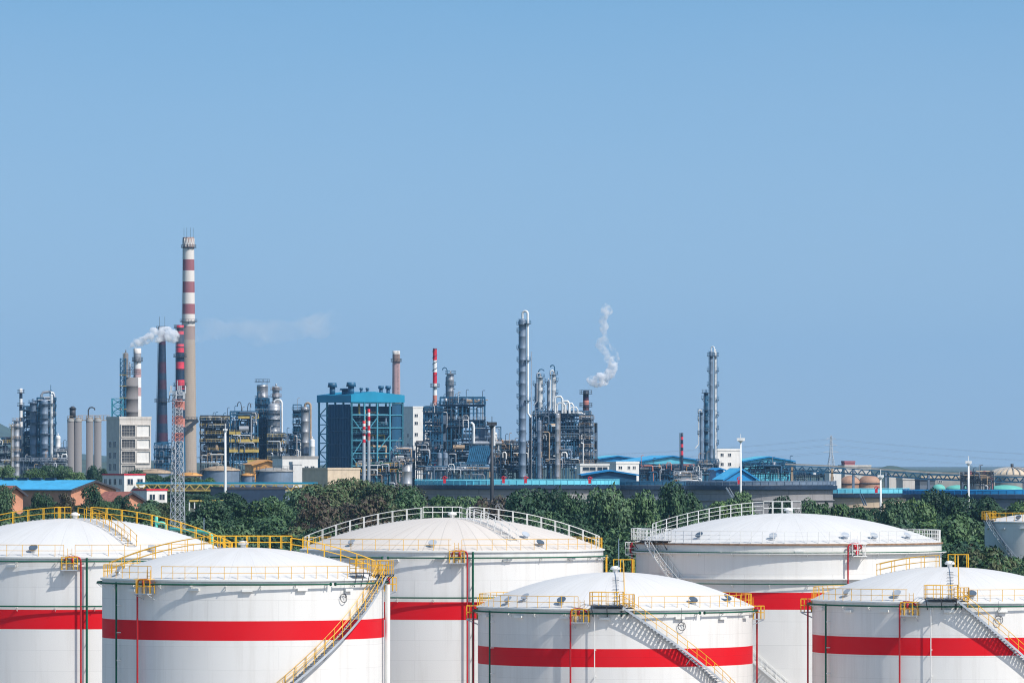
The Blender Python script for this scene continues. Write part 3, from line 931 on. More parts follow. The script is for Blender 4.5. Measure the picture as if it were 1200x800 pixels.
def stack(label, cx, w0, w1, y_top, Y, y_base, bands, rings=(), name="chimney", cat="chimney", ringw=0.9, group=None, crown=None, seg=32, rods=0, ladder=None):
    """tapered stack; bands: list of (py_bottom_of_band, material) from the top down"""
    s = S(Y); X = wx(cx, Y); g = ground_z(X, Y)
    H = wz(y_top, Y) - g
    r1, r0 = w1 / 2 / s, w0 / 2 / s
    zb = wz(y_base, Y) - g

    def rad(z):
        return r1 + (r0 - r1) * (H - z) / max(H - zb, 1)
    root = thing(name, label, cat, (X, Y, g), atan2(-X, Y), group)
    mats = []
    for _, m_ in bands:
        if m_ not in mats: mats.append(m_)
    zs = [H] + [max(wz(p, Y) - g, 0) for p, _ in bands]
    zs[-1] = 0.0
    prof = [(rad(z), z) for z in zs[::-1]]
    mis = [mats.index(m_) for _, m_ in bands][::-1]
    prof += [(rad(H) * 0.86, H), (rad(H) * 0.84, H - 3)]
    mis += [mis[-1], mis[-1]]
    mb = MB(); mb.lathe(prof, seg, mis=mis)
    mb.build("shaft", mats, root)
    for py in rings:
        z = wz(py, Y) - g
        ring_platform(root, rad(z), z, -pi, pi - 0.05, 'steel_dark', 'steel_dark', ringw, 1.2, 0.07)
    for k in range(rods):
        a = -1.0 + 2.0 * k / max(rods - 1, 1)
        mb = MB(); mb.beam(P(r1, a, H - 0.5), P(r1, a, H + 4.5), 0.14); mb.build("lightning_rod", 'steel_dark', root)
    if ladder is not None:
        mb = MB(); t = P(1, ladder + pi / 2) * 0.35
        for sg in (-1, 1): mb.beam(P(rad(2) + 0.3, ladder, 2) + t * sg, P(rad(H) + 0.3, ladder, H) + t * sg, 0.09)
        z = 3.0
        while z < H: mb.beam(P(rad(z) + 0.3, ladder, z) - t, P(rad(z) + 0.3, ladder, z) + t, 0.07); z += 1.6
        mb.build("ladder", 'steel_dark', root)
    return root, rad, H


def gooseneck(root, x, y, z0, h, r=0.16, out=1.4, matn='steel'):
    mb = MB()
    mb.tube([(x, y, z0), (x, y, z0 + h * 0.75), (x + out * 0.2, y, z0 + h * 0.95), (x + out * 0.6, y, z0 + h), (x + out, y, z0 + h * 0.9), (x + out * 1.05, y, z0 + h * 0.75)], r, 7)
    return mb.build("vent_pipe", matn, root)


def structure(label, x0, x1, y_top, Y, floors, depth=14.0, bays=3, frame='bluesteel', rails='yellowd', n_pipes=22, n_vessels=5, seed=0, beam=0.45,
              cat="steel structure", name="process_structure", group=None, brace=0.5, palette=('silver', 'whitepipe', 'tan', 'greysteel', 'steel', 'orange'), y_base=None, stair=True, pipe_r=(0.12, 0.42), floor_rail=True, fill=0.55, thing_rot=0.0, clutter=1.0, deck=None):
    """multi-storey open steel frame carrying floors, rails, drums, exchangers and pipework"""
    rnd = random.Random(seed)
    s = S(Y); xc = (x0 + x1) / 2; X = wx(xc, Y); g = ground_z(X, Y)
    W = (x1 - x0) / s
    H = wz(y_top, Y) - g
    zvis = max(0.0, wz(600, Y) - g)                         # below this the trees hide everything
    root = thing(name, label, cat, (X, Y, g), atan2(-X, Y) + thing_rot, group)
    zf = []
    for f in floors:
        zf.append(wz(f, Y) - g)
    zf = sorted(zf)
    nx, ny = bays, max(1, int(depth / 7))
    xs = [-W / 2 + W * i / nx for i in range(nx + 1)]
    ys = [depth * j / ny for j in range(ny + 1)]
    fr = MB()
    for x in xs:
        for y in ys:
            top = H if rnd.random() < 0.8 else (zf[-1] + 1 if zf else H)
            fr.beam((x, y, 0), (x, y, top), beam)
    lv = zf + [H]
    for z in lv:
        for y in ys:
            fr.beam((xs[0], y, z), (xs[-1], y, z), beam * 0.7, beam * 0.9)
        for x in xs:
            fr.beam((x, ys[0], z), (x, ys[-1], z), beam * 0.7, beam * 0.9)
    fr.build("frame", frame, root)
    br = MB()
    zz = [0] + lv
    for i in range(nx):
        for k in range(len(zz) - 1):
            if rnd.random() < brace:
                a, b = (xs[i], xs[i + 1]) if rnd.random() < 0.5 else (xs[i + 1], xs[i])
                br.beam((a, ys[0] - 0.05, zz[k]), (b, ys[0] - 0.05, zz[k + 1]), beam * 0.45)
                if rnd.random() < 0.4: br.beam((b, ys[0] - 0.05, zz[k]), (a, ys[0] - 0.05, zz[k + 1]), beam * 0.45)
            if rnd.random() < brace:
                br.beam((xs[i], ys[-1], zz[k]), (xs[i + 1], ys[-1], zz[k + 1]), beam * 0.45)
    if br.v: br.build("brace", frame, root)
    for z in zf:
        i0 = 0 if rnd.random() < 0.7 else rnd.randint(0, nx - 1)
        i1 = nx if rnd.random() < 0.7 else rnd.randint(i0 + 1, nx)
        fl = MB(); fl.box(xs[i0] - 0.4, xs[i1] + 0.4, -0.9, depth * rnd.choice((0.6, 1.0)), z + beam * 0.5, z + beam * 0.5 + 0.12)
        p = fl.build("floor", 'greysteel', root)
        if deck:
            q = MB(); q.box(xs[i0] - 0.45, xs[i1] + 0.45, -1.02, -0.905, z - 0.25, z + beam * 0.5 + 0.55); q.build("toe_plate", deck, p)
        if floor_rail:
            r = MB(); r.rail([(xs[i0] - 0.4, depth * 0.5, z + beam * 0.5 + 0.12), (xs[i0] - 0.4, -0.85, z + beam * 0.5 + 0.12), (xs[i1] + 0.4, -0.85, z + beam * 0.5 + 0.12), (xs[i1] + 0.4, depth * 0.5, z + beam * 0.5 + 0.12)], 1.15, 0.06, 1.8, (0.55,))
            r.build("railing", rails if rnd.random() < fill + 0.2 else 'steel', p)
    # secondary steel: lighter posts, mid-height beams and cladding patches
    s2 = MB()
    for x0_, x1_ in zip(xs, xs[1:]):
        for q in (0.33, 0.66):
            x = x0_ + (x1_ - x0_) * q; zt = rnd.choice(lv[max(0, len(lv) - 3):])
            s2.beam((x, ys[0], 0), (x, ys[0], zt), beam * 0.45); s2.beam((x, ys[-1], 0), (x, ys[-1], zt), beam * 0.45)
    for z0_, z1_ in zip([zlo_ for zlo_ in lv], lv[1:]):
        zm = (z0_ + z1_) / 2
        s2.beam((xs[0], ys[0], zm), (xs[-1], ys[0], zm), beam * 0.35); s2.beam((xs[0], ys[-1], zm), (xs[-1], ys[-1], zm), beam * 0.35)
    s2.build("secondary_steel", frame, root)
    # equipment on the floors
    for k in range(int(W * len(zf) * 0.34 * clutter)):
        z = rnd.choice([q for q in zf if q > zvis - 6] or zf)
        nxt = min([q for q in lv if q > z + 0.5], default=z + 4)
        w_ = rnd.uniform(1.2, 4.0); h_ = (nxt - z) * rnd.uniform(0.35, 0.95); x = rnd.uniform(xs[0], max(xs[0] + 0.1, xs[-1] - w_)); y = rnd.uniform(0.5, depth * 0.8)
        mb = MB(); mb.box(x, x + w_, y, y + rnd.uniform(1, 3), z + beam, z + beam * 0.9 + h_)
        for q in range(3): mb.box(x + w_ * (0.15 + 0.3 * q), x + w_ * (0.25 + 0.3 * q), y - 0.25, y - 0.003, z + beam, z + beam + h_ * 0.9)
        mb.build("equipment_skid", rnd.choice((frame, 'greysteel', 'steel_dark', 'bluegreysh', 'darkclad')), root)
    for k in range(n_vessels):
        z = rnd.choice(zf) if zf else 0
        nxt = min([q for q in lv if q > z + 0.5], default=z + 4)
        hgt = max(nxt - z - 0.8, 1.4)
        y = rnd.uniform(-0.4, depth * 0.5)
        c = rnd.choice(palette[:4])
        mb = MB()
        if rnd.random() < 0.5:
            r = min(rnd.uniform(0.5, 1.1), hgt / 2.4)
            L = min(rnd.uniform(2.5, 5), W * 0.5)
            x = rnd.uniform(xs[0] + L / 2, xs[-1] - L / 2) if W > L + 0.5 else 0
            zc = z + beam + r + 0.3
            mb.tube([(x - L / 2, y, zc), (x - L / 2 + r * 0.5, y, zc), (x + L / 2 - r * 0.5, y, zc), (x + L / 2, y, zc)], r, 12)
            mb.box(x - L * 0.3 - 0.2, x - L * 0.3 + 0.2, y - r * 0.7, y + r * 0.7, z + beam * 0.6, zc - r * 0.6); mb.box(x + L * 0.3 - 0.2, x + L * 0.3 + 0.2, y - r * 0.7, y + r * 0.7, z + beam * 0.6, zc - r * 0.6)
            mb.build("horizontal_drum", c, root)
        else:
            r = rnd.uniform(0.35, 0.9); hh = min(hgt, rnd.uniform(2.5, 6))
            x = rnd.uniform(xs[0] + r, xs[-1] - r)
            mb.lathe([(r, z + beam), (r, z + beam + hh * 0.8), (r * 0.7, z + beam + hh * 0.95), (0.05, z + beam + hh)], 14, x, y)
            mb.build("upright_drum", c, root)
    # pipework
    zlo = max(zvis - 4, 0.5)
    n_p = min(98, int(n_pipes * 1.45))
    low = [q for q in lv if q > zlo - 3]
    for k in range(n_p):
        r = rnd.uniform(0.09, 0.20) if rnd.random() < 0.7 else rnd.uniform(0.2, 0.34)
        y = rnd.uniform(-0.7, depth * 0.6) if rnd.random() < 0.7 else -1.1
        c = rnd.choice(palette)
        if c in ('orange', 'tan') and rnd.random() < 0.5: c = 'greysteel'
        t = rnd.random()
        mb = MB()
        if t < 0.5:                                          # riser with an elbow at each end
            x = rnd.uniform(xs[0], xs[-1]); zb = rnd.uniform(zlo + 3, H * 0.99); za = max(zlo - 2, zb - rnd.uniform(3, 11))
            d = rnd.choice((-1, 1)) * rnd.uniform(0.6, 2.2)
            mb.tube([(x + d * 0.6, y, za), (x + 0.2 * d, y, za), (x, y, za + 0.4), (x, y, zb - 0.4), (x + 0.2 * d, y, zb), (x + d, y, zb)], r, 7)
        elif t < 0.82:                                       # horizontal run
            z = rnd.choice(low) - rnd.uniform(0.4, 1.6); L = min(rnd.uniform(2.5, 9), 0.7 * W); x = rnd.uniform(xs[0], xs[-1] - L)
            z2 = z - rnd.uniform(1, 3.5)
            mb.tube([(x, y, z), (x + L - 0.3, y, z), (x + L, y, z - 0.3), (x + L, y, z2)], r, 7)
        elif t < 0.93:                                       # small loop
            x = rnd.uniform(xs[0], xs[-1] - 1.5); d = rnd.uniform(0.8, 2.2); z = rnd.choice(low[:-1] or low); hh = rnd.uniform(1.2, 2.6)
            mb.tube([(x, y, z), (x, y, z + hh - 0.5), (x + 0.3, y, z + hh), (x + d - 0.3, y, z + hh), (x + d, y, z + hh - 0.5), (x + d, y, z - 0.5)], r, 7)
        else:                                                # relief vent above the top floor
            x = rnd.uniform(xs[0], xs[-1]); z = H - 2; hh = rnd.uniform(2.5, 5)
            mb.tube([(x, y, z), (x, y, z + hh), (x + 0.3, y, z + hh + 0.35), (x + 0.9, y, z + hh + 0.3)], 0.11, 6)
        mb.build("pipe", c, root)
    if stair:
        sg = rnd.choice((-1, 1)); x = sg * (W / 2 + 0.9); st = MB(); z = zlo; f = 1
        while z < (zf[-1] if zf else H) - 2:
            st.beam((x, 0.5 if f > 0 else 5.5, z), (x, 5.5 if f > 0 else 0.5, z + 3.2), 0.9, 0.25); st.box(x - 0.6, x + 0.6, 5.2 if f > 0 else -0.2, 6.4 if f > 0 else 0.8, z + 3.15, z + 3.3)
            z += 3.2; f = -f
        for yy in (-0.2, 6.4):
            st.beam((x + sg * 0.6, yy, 0), (x + sg * 0.6, yy, z), 0.2)
        if st.v: st.build("stair", 'greysteel', root)
    return root, W, H, g


def building(label, px0, pxc, px1, y_top, Y, theta=20, wall='wallwhite', windows=(), roof='concrete', parapet=0.5, name="building", cat="building", group=None, y_base=None, side_windows=(), trim=None, depth=None):
    """box building seen on its corner: shaded left side px0..pxc, front pxc..px1"""
    s = S(Y); th = radians(theta)
    W = (px1 - pxc) / s / cos(th)
    D = depth or max((pxc - px0) / s / sin(th), 6.0)
    X = wx(pxc, Y); g = ground_z(X, Y)
    H = wz(y_top, Y) - g
    root = thing(name, label, cat, (X, Y, g), th, group)
    mb = MB(); mb.box(0, W, 0, D, -3, H)
    mb.build("wall", wall, root)
    mb = MB(); mb.box(-0.15, W + 0.15, -0.15, D + 0.15, H + 0.002, H + 0.25)
    mb.box(-0.15, W + 0.15, -0.15, 0.15, H + 0.25, H + 0.25 + parapet); mb.box(-0.15, 0.15, 0.151, D - 0.151, H + 0.25, H + 0.25 + parapet); mb.box(W - 0.15, W + 0.15, 0.151, D - 0.151, H + 0.25, H + 0.25 + parapet)
    mb.build("roof", trim or roof, root)

    def win(u0, u1, z0, z1, side=False, m_='glass', d=0.12):
        f = MB()
        t = 0.12
        if side:
            a, b = u0, u1
            f.box(-0.08, -0.003, a - t, b + t, z0 - t, z0); f.box(-0.08, -0.003, a - t, b + t, z1, z1 + t); f.box(-0.08, -0.003, a - t, a, z0, z1); f.box(-0.08, -0.003, b, b + t, z0, z1); f.box(-0.08, -0.003, (a + b) / 2 - 0.05, (a + b) / 2 + 0.05, z0, z1)
            w_ = f.build("window", 'wallwhite', root); p = MB(); p.box(-0.04, -0.002, a, b, z0, z1)
        else:
            a, b = u0, u1
            f.box(a - t, b + t, -0.10, -0.003, z0 - t, z0); f.box(a - t, b + t, -0.10, -0.003, z1, z1 + t); f.box(a - t, a, -0.10, -0.003, z0, z1); f.box(b, b + t, -0.10, -0.003, z0, z1); f.box((a + b) / 2 - 0.05, (a + b) / 2 + 0.05, -0.10, -0.003, z0, z1)
            w_ = f.build("window", 'wallwhite', root); p = MB(); p.box(a, b, -0.05, -0.002, z0, z1)
        p.build("pane", m_, w_)
    for (xa, xb, ya, yb) in windows:                         # in photo pixels of the front
        win((xa - pxc) / s / cos(th), (xb - pxc) / s / cos(th), wz(yb, Y) - g, wz(ya, Y) - g)
    for (xa, xb, ya, yb) in side_windows:
        win((pxc - xb) / s / sin(th), (pxc - xa) / s / sin(th), wz(yb, Y) - g, wz(ya, Y) - g, True)
    return root, W, D, H


def gable_house(label, pxc, px1, y_ridge, y_eave, Y, theta, D, wall='brick', roof='blueroof', edge='darkroof', group=None, open_side=False, fascia=0.5, skylights=0):
    s = S(Y); th = radians(theta)
    W = (px1 - pxc) / s / cos(th); X = wx(pxc, Y); g = ground_z(X, Y)
    ze, zr = wz(y_eave, Y) - g, wz(y_ridge, Y) - g
    root = thing("gabled_building", label, "building", (X, Y, g), th, group)
    mb = MB()
    v = [(0, 0, -3), (W, 0, -3), (W, 0, ze), (W / 2, 0, zr - 0.15), (0, 0, ze)]
    v += [(x, D, z) for x, _, z in v]
    mb.add(v, [(0, 1, 2, 3, 4), (9, 8, 7, 6, 5), (0, 4, 9, 5), (1, 6, 7, 2), (2, 7, 8, 3), (4, 3, 8, 9)])
    mb.build("wall", wall, root)
    ov = 0.7
    sl = (zr - ze) / (W / 2)
    for sg, nm in ((-1, 'l'), (1, 'r')):
        mb = MB()
        xe = W / 2 + sg * (W / 2 + ov); zz = ze - sl * ov
        v = [(W / 2, -ov, zr + 0.02), (xe, -ov, zz + 0.02), (xe, D + ov, zz + 0.02), (W / 2, D + ov, zr + 0.02)]
        v += [(x, y, z + 0.22) for x, y, z in v]
        mb.add(v, [(3, 2, 1, 0), (4, 5, 6, 7), (0, 1, 5, 4), (1, 2, 6, 5), (2, 3, 7, 6), (3, 0, 4, 7)])
        r = mb.build("roof_slope", roof, root)
        mb = MB(); mb.beam((W / 2, -ov - 0.06, zr), (xe, -ov - 0.06, zz), 0.12, 0.45)
        mb.build("verge_board", edge, r)
    return root, W, ze, zr


def mast(label, px, y_top, Y, r=0.35, mat_='lamp_white', heads=4, name="floodlight_mast", crown_w=2.0, dark=False, group=None, y_bot=None):
    X = wx(px, Y); g = ground_z(X, Y); H = wz(y_top, Y) - g
    root = thing(name, label, "light mast", (X, Y, g), 0, group)
    mb = MB(); mb.lathe([(r * 1.3, 0), (r, H * 0.5), (r * 0.75, H - 1.5)], 10, cap1=True)
    mb.build("pole", mat_, root)
    mb = MB(); mb.lathe([(0.15, H - 1.9), (crown_w * 0.36, H - 1.55), (crown_w * 0.38, H - 1.45), (0.12, H - 1.4)], 12)
    mb.build("head_ring", mat_, root)
    for k in range(heads):
        a = 2 * pi * k / heads + 0.4
        mb = MB(); c = P(crown_w * 0.42, a, H - 1.1); q = crown_w * 0.15 + 0.05
        mb.box(c.x - q, c.x + q, c.y - q * 0.7, c.y + q * 0.7, c.z - q, c.z + q * 1.3)
        mb.build("floodlight", mat_, root)
    mb = MB(); mb.beam((0, 0, H - 1.5), (0, 0, H + 0.4), 0.14); mb.build("finial", mat_, root)
    return root


def lattice(mb, pts_lo, pts_hi, n, t=0.12, diag=True):
    """four legs between two squares with horizontal rings and X bracing"""
    for k in range(4):
        mb.beam(pts_lo[k], pts_hi[k], t * 1.6)
    for i in range(n):
        a = [Vector(pts_lo[k]).lerp(Vector(pts_hi[k]), i / n) for k in range(4)]
        b = [Vector(pts_lo[k]).lerp(Vector(pts_hi[k]), (i + 1) / n) for k in range(4)]
        for k in range(4):
            k2 = (k + 1) % 4
            mb.beam(b[k], b[k2], t)
            mb.beam(a[k], b[k2], t)
            if diag: mb.beam(a[k2], b[k], t)


def sq(w, z):
    return [Vector((-w, -w, z)), Vector((w, -w, z)), Vector((w, w, z)), Vector((-w, w, z))]


def open_tank(label, cx, hw, y_rail, y_rim, Y, wall, rail, seg=96, rail2=None, shells=True, gap_a=None):
    """large floating-roof tank: plate wall, wind girder, coloured wind fence on the rim"""
    s = S(Y); R = hw / s; X = wx(cx, Y); g = ground_z(X, Y - R)
    sf = FOC / (Y - R)
    H = CAMZ - (y_rim - HOR) / sf - g
    hr = (y_rim - y_rail) / sf
    root = thing("floating_roof_tank", label, "storage tank", (X, Y, g), atan2(-X, Y))
    mb = MB(); mb.lathe([(R, -2), (R, H)], seg); mb.lathe([(R - 0.3, H), (R - 0.3, H - 4), (0.1, H - 4)], seg)
    mb.build("shell", wall, root)
    mb = MB(); mb.lathe([(R + 0.01, H - 1.5), (R + 1.3, H - 1.3), (R + 1.3, H - 0.25), (R + 0.01, H - 0.2)], seg, smooth=False)
    mb.build("wind_girder", 'navy', root)
    mb = MB(); mb.lathe([(R + 0.006, H - 4.6), (R + 0.5, H - 4.55), (R + 0.5, H - 4.35), (R + 0.006, H - 4.3)], seg, smooth=False)
    mb.build("lower_girder", wall, root)
    mb = MB()
    mb.lathe([(R + 0.9, H - 0.05), (R + 0.9, H + hr * 0.82)], seg, smooth=False); mb.lathe([(R + 0.82, H + hr * 0.82), (R + 0.82, H - 0.05)], seg, smooth=False)
    n = int(2 * pi * R / 2.2)
    for k in range(n):
        a = 2 * pi * k / n
        if cos(a) > -0.2:
            mb.beam(P(R + 0.98, a, H - 0.22), P(R + 0.98, a, H + hr), 0.14)
    mb.build("wind_fence", rail, root)
    mb = MB(); mb.arc(R + 0.98, H + hr, 0.07, -pi * 0.6, pi * 0.6, 60); mb.build("top_rail", rail2 or rail, root)
    return root, R, H, g


# ------------------------------------------------------------------ far left: crude unit, stacks, silos
YL = 2700.0
structure("low yellow-railed pipe rack at the very left edge of the refinery", -14, 17, 512, YL, (520, 532, 543), 10, 3, 'greysteel', n_pipes=16, n_vessels=4, seed=21)
tower("slim white column with brown platforms beside the striped stack at far left", 19.5, 6.5, 492, YL - 30, shell='silver', plats=(493, 500, 514, 529, 540), side=-1, rail='tan', full=True, seed=3)
tower("short pale vessel left of the slim white column", 14.5, 3.5, 497, YL - 20, plats=(500, 518), rail='yellowd', seed=4)
stack("thin white and dark banded stack at the far left of the refinery", 24.5, 4.6, 3.6, 455, YL, 545, [(460, 'signalwhite'), (467, 'navy'), (474, 'signalwhite'), (481, 'navy'), (489, 'signalwhite'), (494, 'navy'), (500, 'signalwhite'), (600, 'greysteel')], rings=(460, 475.5), name="flare_stack", cat="stack")
structure("dark blue steel frame between the banded stack and the crude tower", 28, 46, 476, YL + 10, (481, 489, 500, 512, 524, 538), 16, 2, 'bluesteel', rails='bluesteel', n_pipes=22, n_vessels=7, seed=22, beam=0.6, clutter=2.4, palette=('bluegreysh', 'bluesteel', 'silver', 'greysteel', 'greysteel', 'bluesteel'))
tower("broad dark column with a white domed cap in the far left frame", 39, 8, 470, YL, shell='bluegreysh', plats=(472, 482, 495, 510), side=0, rail='bluesteel', full=True, seed=6)
r_, W_, H_, g_ = structure("tall blue-grey crude unit frame with an arched transfer line on top", 44, 65, 466, YL, (470, 478, 487, 498, 510, 523, 536), 16, 2, 'bluesteel', rails='bluesteel', n_pipes=26, n_vessels=8, seed=23, beam=0.6, clutter=2.4, palette=('bluegreysh', 'bluesteel', 'silver', 'greysteel', 'greysteel', 'bluesteel'))
mb = MB(); k = 1 / S(YL)
mb.tube([(-6 * k, 2, H_ - 3), (-6 * k, 2, H_ + 1.2), (-4 * k, 2, H_ + 2.3), (3 * k, 2, H_ + 2.6), (8 * k, 2, H_ + 2.0), (9.5 * k, 2, H_ + 0.2), (9.5 * k, 2, H_ - 8)], 0.55, 10)
mb.build("arched_pipe", 'silver', r_)
mb = MB(); mb.beam((5 * k, 1, H_), (5 * k, 1, H_ + 5.5), 0.25); mb.build("antenna", 'bluesteel', r_)
tower("tall blue-grey column inside the crude unit frame", 52, 9, 468, YL - 5, shell='bluegreysh', plats=(474, 490, 508, 525), side=0, rail='bluesteel', seed=7)
tower("slender bright column on the right flank of the crude unit", 60.5, 3.4, 462, YL - 12, shell='whitepipe', plats=(473, 479, 488, 499), side=1, rail='greysteel', seed=8)
tower("stubby white vessel with a dark cap right of the crude unit", 68, 5.8, 510, YL - 20, shell='signalwhite', plats=(), seed=9, ladder=False, name="vessel", cat="vessel")
structure("long low pipe rack in front of the crude unit", 24, 80, 536, YL - 60, (541, 547), 8, 6, 'greysteel', rails='steel', n_pipes=26, n_vessels=5, seed=24, beam=0.3, name="pipe_rack", cat="pipe rack", stair=False, palette=('silver', 'tan', 'whitepipe', 'greysteel', 'steel', 'orange'))
structure("cluttered pump deck between the crude unit and the silos", 64, 82, 524, YL - 30, (530, 537), 8, 3, 'greysteel', rails='steel', n_pipes=16, n_vessels=4, seed=25, beam=0.3, stair=False)
# silos
YS = 2300.0
for i, (c_, lab) in enumerate(((83.2, "left concrete silo of the left pair, topped by machinery"), (91.6, "right concrete silo of the left pair"), (105.2, "left concrete silo of the right pair"), (114.6, "right concrete silo of the right pair"))):
    s = S(YS); X = wx(c_, YS); g = ground_z(X, YS); H = wz(494, YS) - g
    R = 4.3 / s
    t = thing("silo", lab, "silo", (X, YS, g), 0, "concrete silos left of the striped chimneys")
    mb = MB(); mb.lathe([(R, -1), (R, H * 0.36), (R + 0.25, H * 0.36 + 0.1), (R + 0.25, H * 0.36 + 0.7), (R, H * 0.36 + 0.8), (R, H)], 24, cap1=True)
    mb.build("barrel", 'silo', t)
    mb = MB(); mb.lathe([(R * 1.06, H + 0.01), (R * 1.06, H + 0.8), (R * 0.3, H + 1.6), (0.02, H + 1.7)], 24); mb.build("cap", 'concrete', t)
    mb = MB(); mb.rail([P(R * 1.0, a * pi / 8 - pi, H + 0.82) for a in range(17)], 1.2, 0.06, 1.8); mb.build("railing", 'tan', t)
    if i == 0:
        mb = MB(); mb.cyl(0.6, 0, H + 1.5, H + 4.6, 1.1, seg=12); mb.cyl(0.6, 0, H + 4.6, H + 5.6, 1.5, 0.4, seg=12); mb.build("filter_drum", 'steel_dark', t)
    if i == 2:
        gooseneck(t, -0.5, 0, H + 1.2, 4.0, 0.25, 2.2, 'steel_dark')
g = ground_z(wx(110, YS), YS)
t = thing("conveyor_bridge", "thin tan conveyor bridge linking the tops of the silos and the concrete building", "conveyor", (wx(92, YS), YS + 1, wz(491.8, YS)))
L = 36 / S(YS)
mb = MB(); mb.box(0, L, -1, 1, -0.3, 0); mb.build("deck", 'tan', t)
mb = MB(); mb.rail([(0, -1, 0), (L, -1, 0)], 1.6, 0.08, 1.5, (0.8,)); mb.build("railing", 'tan', t)
# concrete preparation tower
YB = 2050.0
r_, W_, D_, H_ = building("cream concrete block with three dark bays left of the chimneys", 122.5, 140, 176, 491, YB, 26, 'wallcream', (), parapet=0.6, roof='wallcream',
                          side_windows=((126, 129.5, 517, 524), (132, 135.5, 517, 524), (126, 129.5, 530, 537), (132, 135.5, 530, 537), (126, 129.5, 543, 551), (132, 135.5, 543, 551)))
s = S(YB); th = radians(26)
gg = ground_z(wx(140, YB), YB)
for i, (ya, yb) in enumerate(((498, 511), (514.5, 525), (528.5, 541.5), (545, 558))):
    for j, (xa, xb) in enumerate(((142, 157), (159.5, 174))):
        if i == 3 and j == 1: continue
        u0, u1 = (xa - 140) / s / cos(th), (xb - 140) / s / cos(th)
        z0, z1 = wz(yb, YB) - gg, wz(ya, YB) - gg
        f = MB(); t_ = 0.3
        f.box(u0 - t_, u1 + t_, -0.5, -0.003, z0 - t_, z0); f.box(u0 - t_, u1 + t_, -0.5, -0.003, z1, z1 + t_); f.box(u0 - t_, u0, -0.5, -0.003, z0, z1); f.box(u1, u1 + t_, -0.5, -0.003, z0, z1)
        w_ = f.build("bay_frame", 'wallcream', r_)
        p = MB(); p.box(u0, u1, -0.1, -0.004, z0, z1); p.build("bay_panel", 'steel_dark' if j == 0 and i < 3 else ('wallwhite' if j else 'concrete'), w_)
        if j == 0:
            q = MB()
            for e in range(4): q.box(u0, u1, -0.18, -0.11, z0 + (z1 - z0) * (e + 0.5) / 4, z0 + (z1 - z0) * (e + 0.5) / 4 + 0.12)
            for e in range(5): q.box(u0 + (u1 - u0) * e / 5, u0 + (u1 - u0) * e / 5 + 0.1, -0.20, -0.111, z0, z1)
            q.build("glazing_bars", 'concrete', w_)
# absorber group rising above that block
tower("dark ribbed absorber cylinder standing above the cream concrete block", 153, 17.5, 437, YB + 30, shell='silo', plats=(437.5,), side=0, rail='steel_dark', cap='flat', full=True, seed=10, name="absorber", cat="vessel")
tower("short flue with a rounded top beside the white stack", 147.5, 6, 413, YB + 60, shell='silo', plats=(), side=-1, rail='yellowd', seed=11, name="flue", cat="stack")
tower("small bright vent pipe between the flue and the white stack", 152, 2.4, 426, YB + 45, shell='silver', plats=(430,), side=1, seed=12, ladder=False, name="vent_pipe", cat="pipe")
stack("white and faded pink stack giving off the left steam plume", 161, 9.6, 8.8, 408, YB + 70, 560, [(414, 'chimwhite'), (423, 'silver'), (432, 'signalwhite'), (442, 'palepink'), (454, 'signalwhite'), (464, 'palepink'), (480, 'signalwhite'), (560, 'chimwhite')], rings=(423,), name="stack", cat="stack", ringw=0.6, ladder=-0.9)
t = thing("scaffold_tower", "blue lattice access tower left of the dark absorber cylinder", "scaffold", base_at(142, YB + 25))
H = wz(420, YB + 25) - t.location.z
mb = MB(); lattice(mb, [q + Vector((0.6, 0, 0)) for q in sq(0.9, 0)], [q + Vector((0.6, 0, 0)) for q in sq(0.9, H)], 34, 0.14); mb.build("upper_frame", 'bluesteel', t)
H2 = wz(467, YB + 25) - t.location.z
mb = MB(); lattice(mb, [q + Vector((-1.0, -2, 0)) for q in sq(1.8, 0)], [q + Vector((-1.0, -2, 0)) for q in sq(1.8, H2)], 18, 0.22); mb.build("lower_frame", 'tealframe', t)
for k in range(6):
    mb = MB(); z = H * (0.55 + 0.07 * k); mb.box(-0.5, 1.7, -1.2, 1.2, z, z + 0.15); mb.build("deck", 'yellowd', t)

# ------------------------------------------------------------------ chimneys
YC = 3100.0
r_, rad, H_ = stack("tallest chimney, concrete with white and faded red bands at the top", 221, 19, 12.8, 278, YC, 548,
      [(284, 'chimbrick'), (291, 'chimbrick'), (304, 'chimwhite'), (317, 'chimred'), (330, 'chimwhite'), (343, 'chimred'), (356, 'chimwhite'), (368, 'chimred'), (382, 'chimwhite'), (398, 'chimbrick'), (600, 'chimconc')],
      rings=(290, 377, 491.5), ringw=1.1, rods=4, ladder=-1.2)
mb = MB()
for k in range(12):
    a = 2 * pi * k / 12
    mb.beam(P(rad(H_ - 1.5) + 0.06, a, H_ - 4.6), P(rad(H_ - 1.5) + 0.06, a + 0.26, H_ - 0.7), 0.5, 0.3)
    mb.beam(P(rad(H_ - 1.5) + 0.06, a + 0.52, H_ - 4.6), P(rad(H_ - 1.5) + 0.06, a + 0.26, H_ - 0.7), 0.5, 0.3)
mb.build("crown_pattern", 'chimwhite', r_)
mb = MB(); zb = wz(503, YC) - ground_z(wx(221, YC), YC)
mb.beam((-5.5, -5.0, zb - 3.5), (4.5, -5.6, zb + 4.5), 1.2, 1.8); mb.build("shadow_bar", 'steel_dark', r_)  # dark bar added across the shaft to draw a conveyor's diagonal shadow
stack("dark navy chimney with dull maroon bands and two ring platforms", 190, 15, 7.5, 383, 2850, 548,
      [(391, 'navy'), (404, 'maroon'), (424, 'navy'), (437, 'maroon'), (445, 'navy'), (456, 'maroon'), (486, 'navy'), (496, 'maroon'), (507, 'navy'), (517, 'maroon'), (600, 'darkclad')],
      rings=(385.5, 470.5), ringw=1.3, rods=2, ladder=-1.4, seg=8)
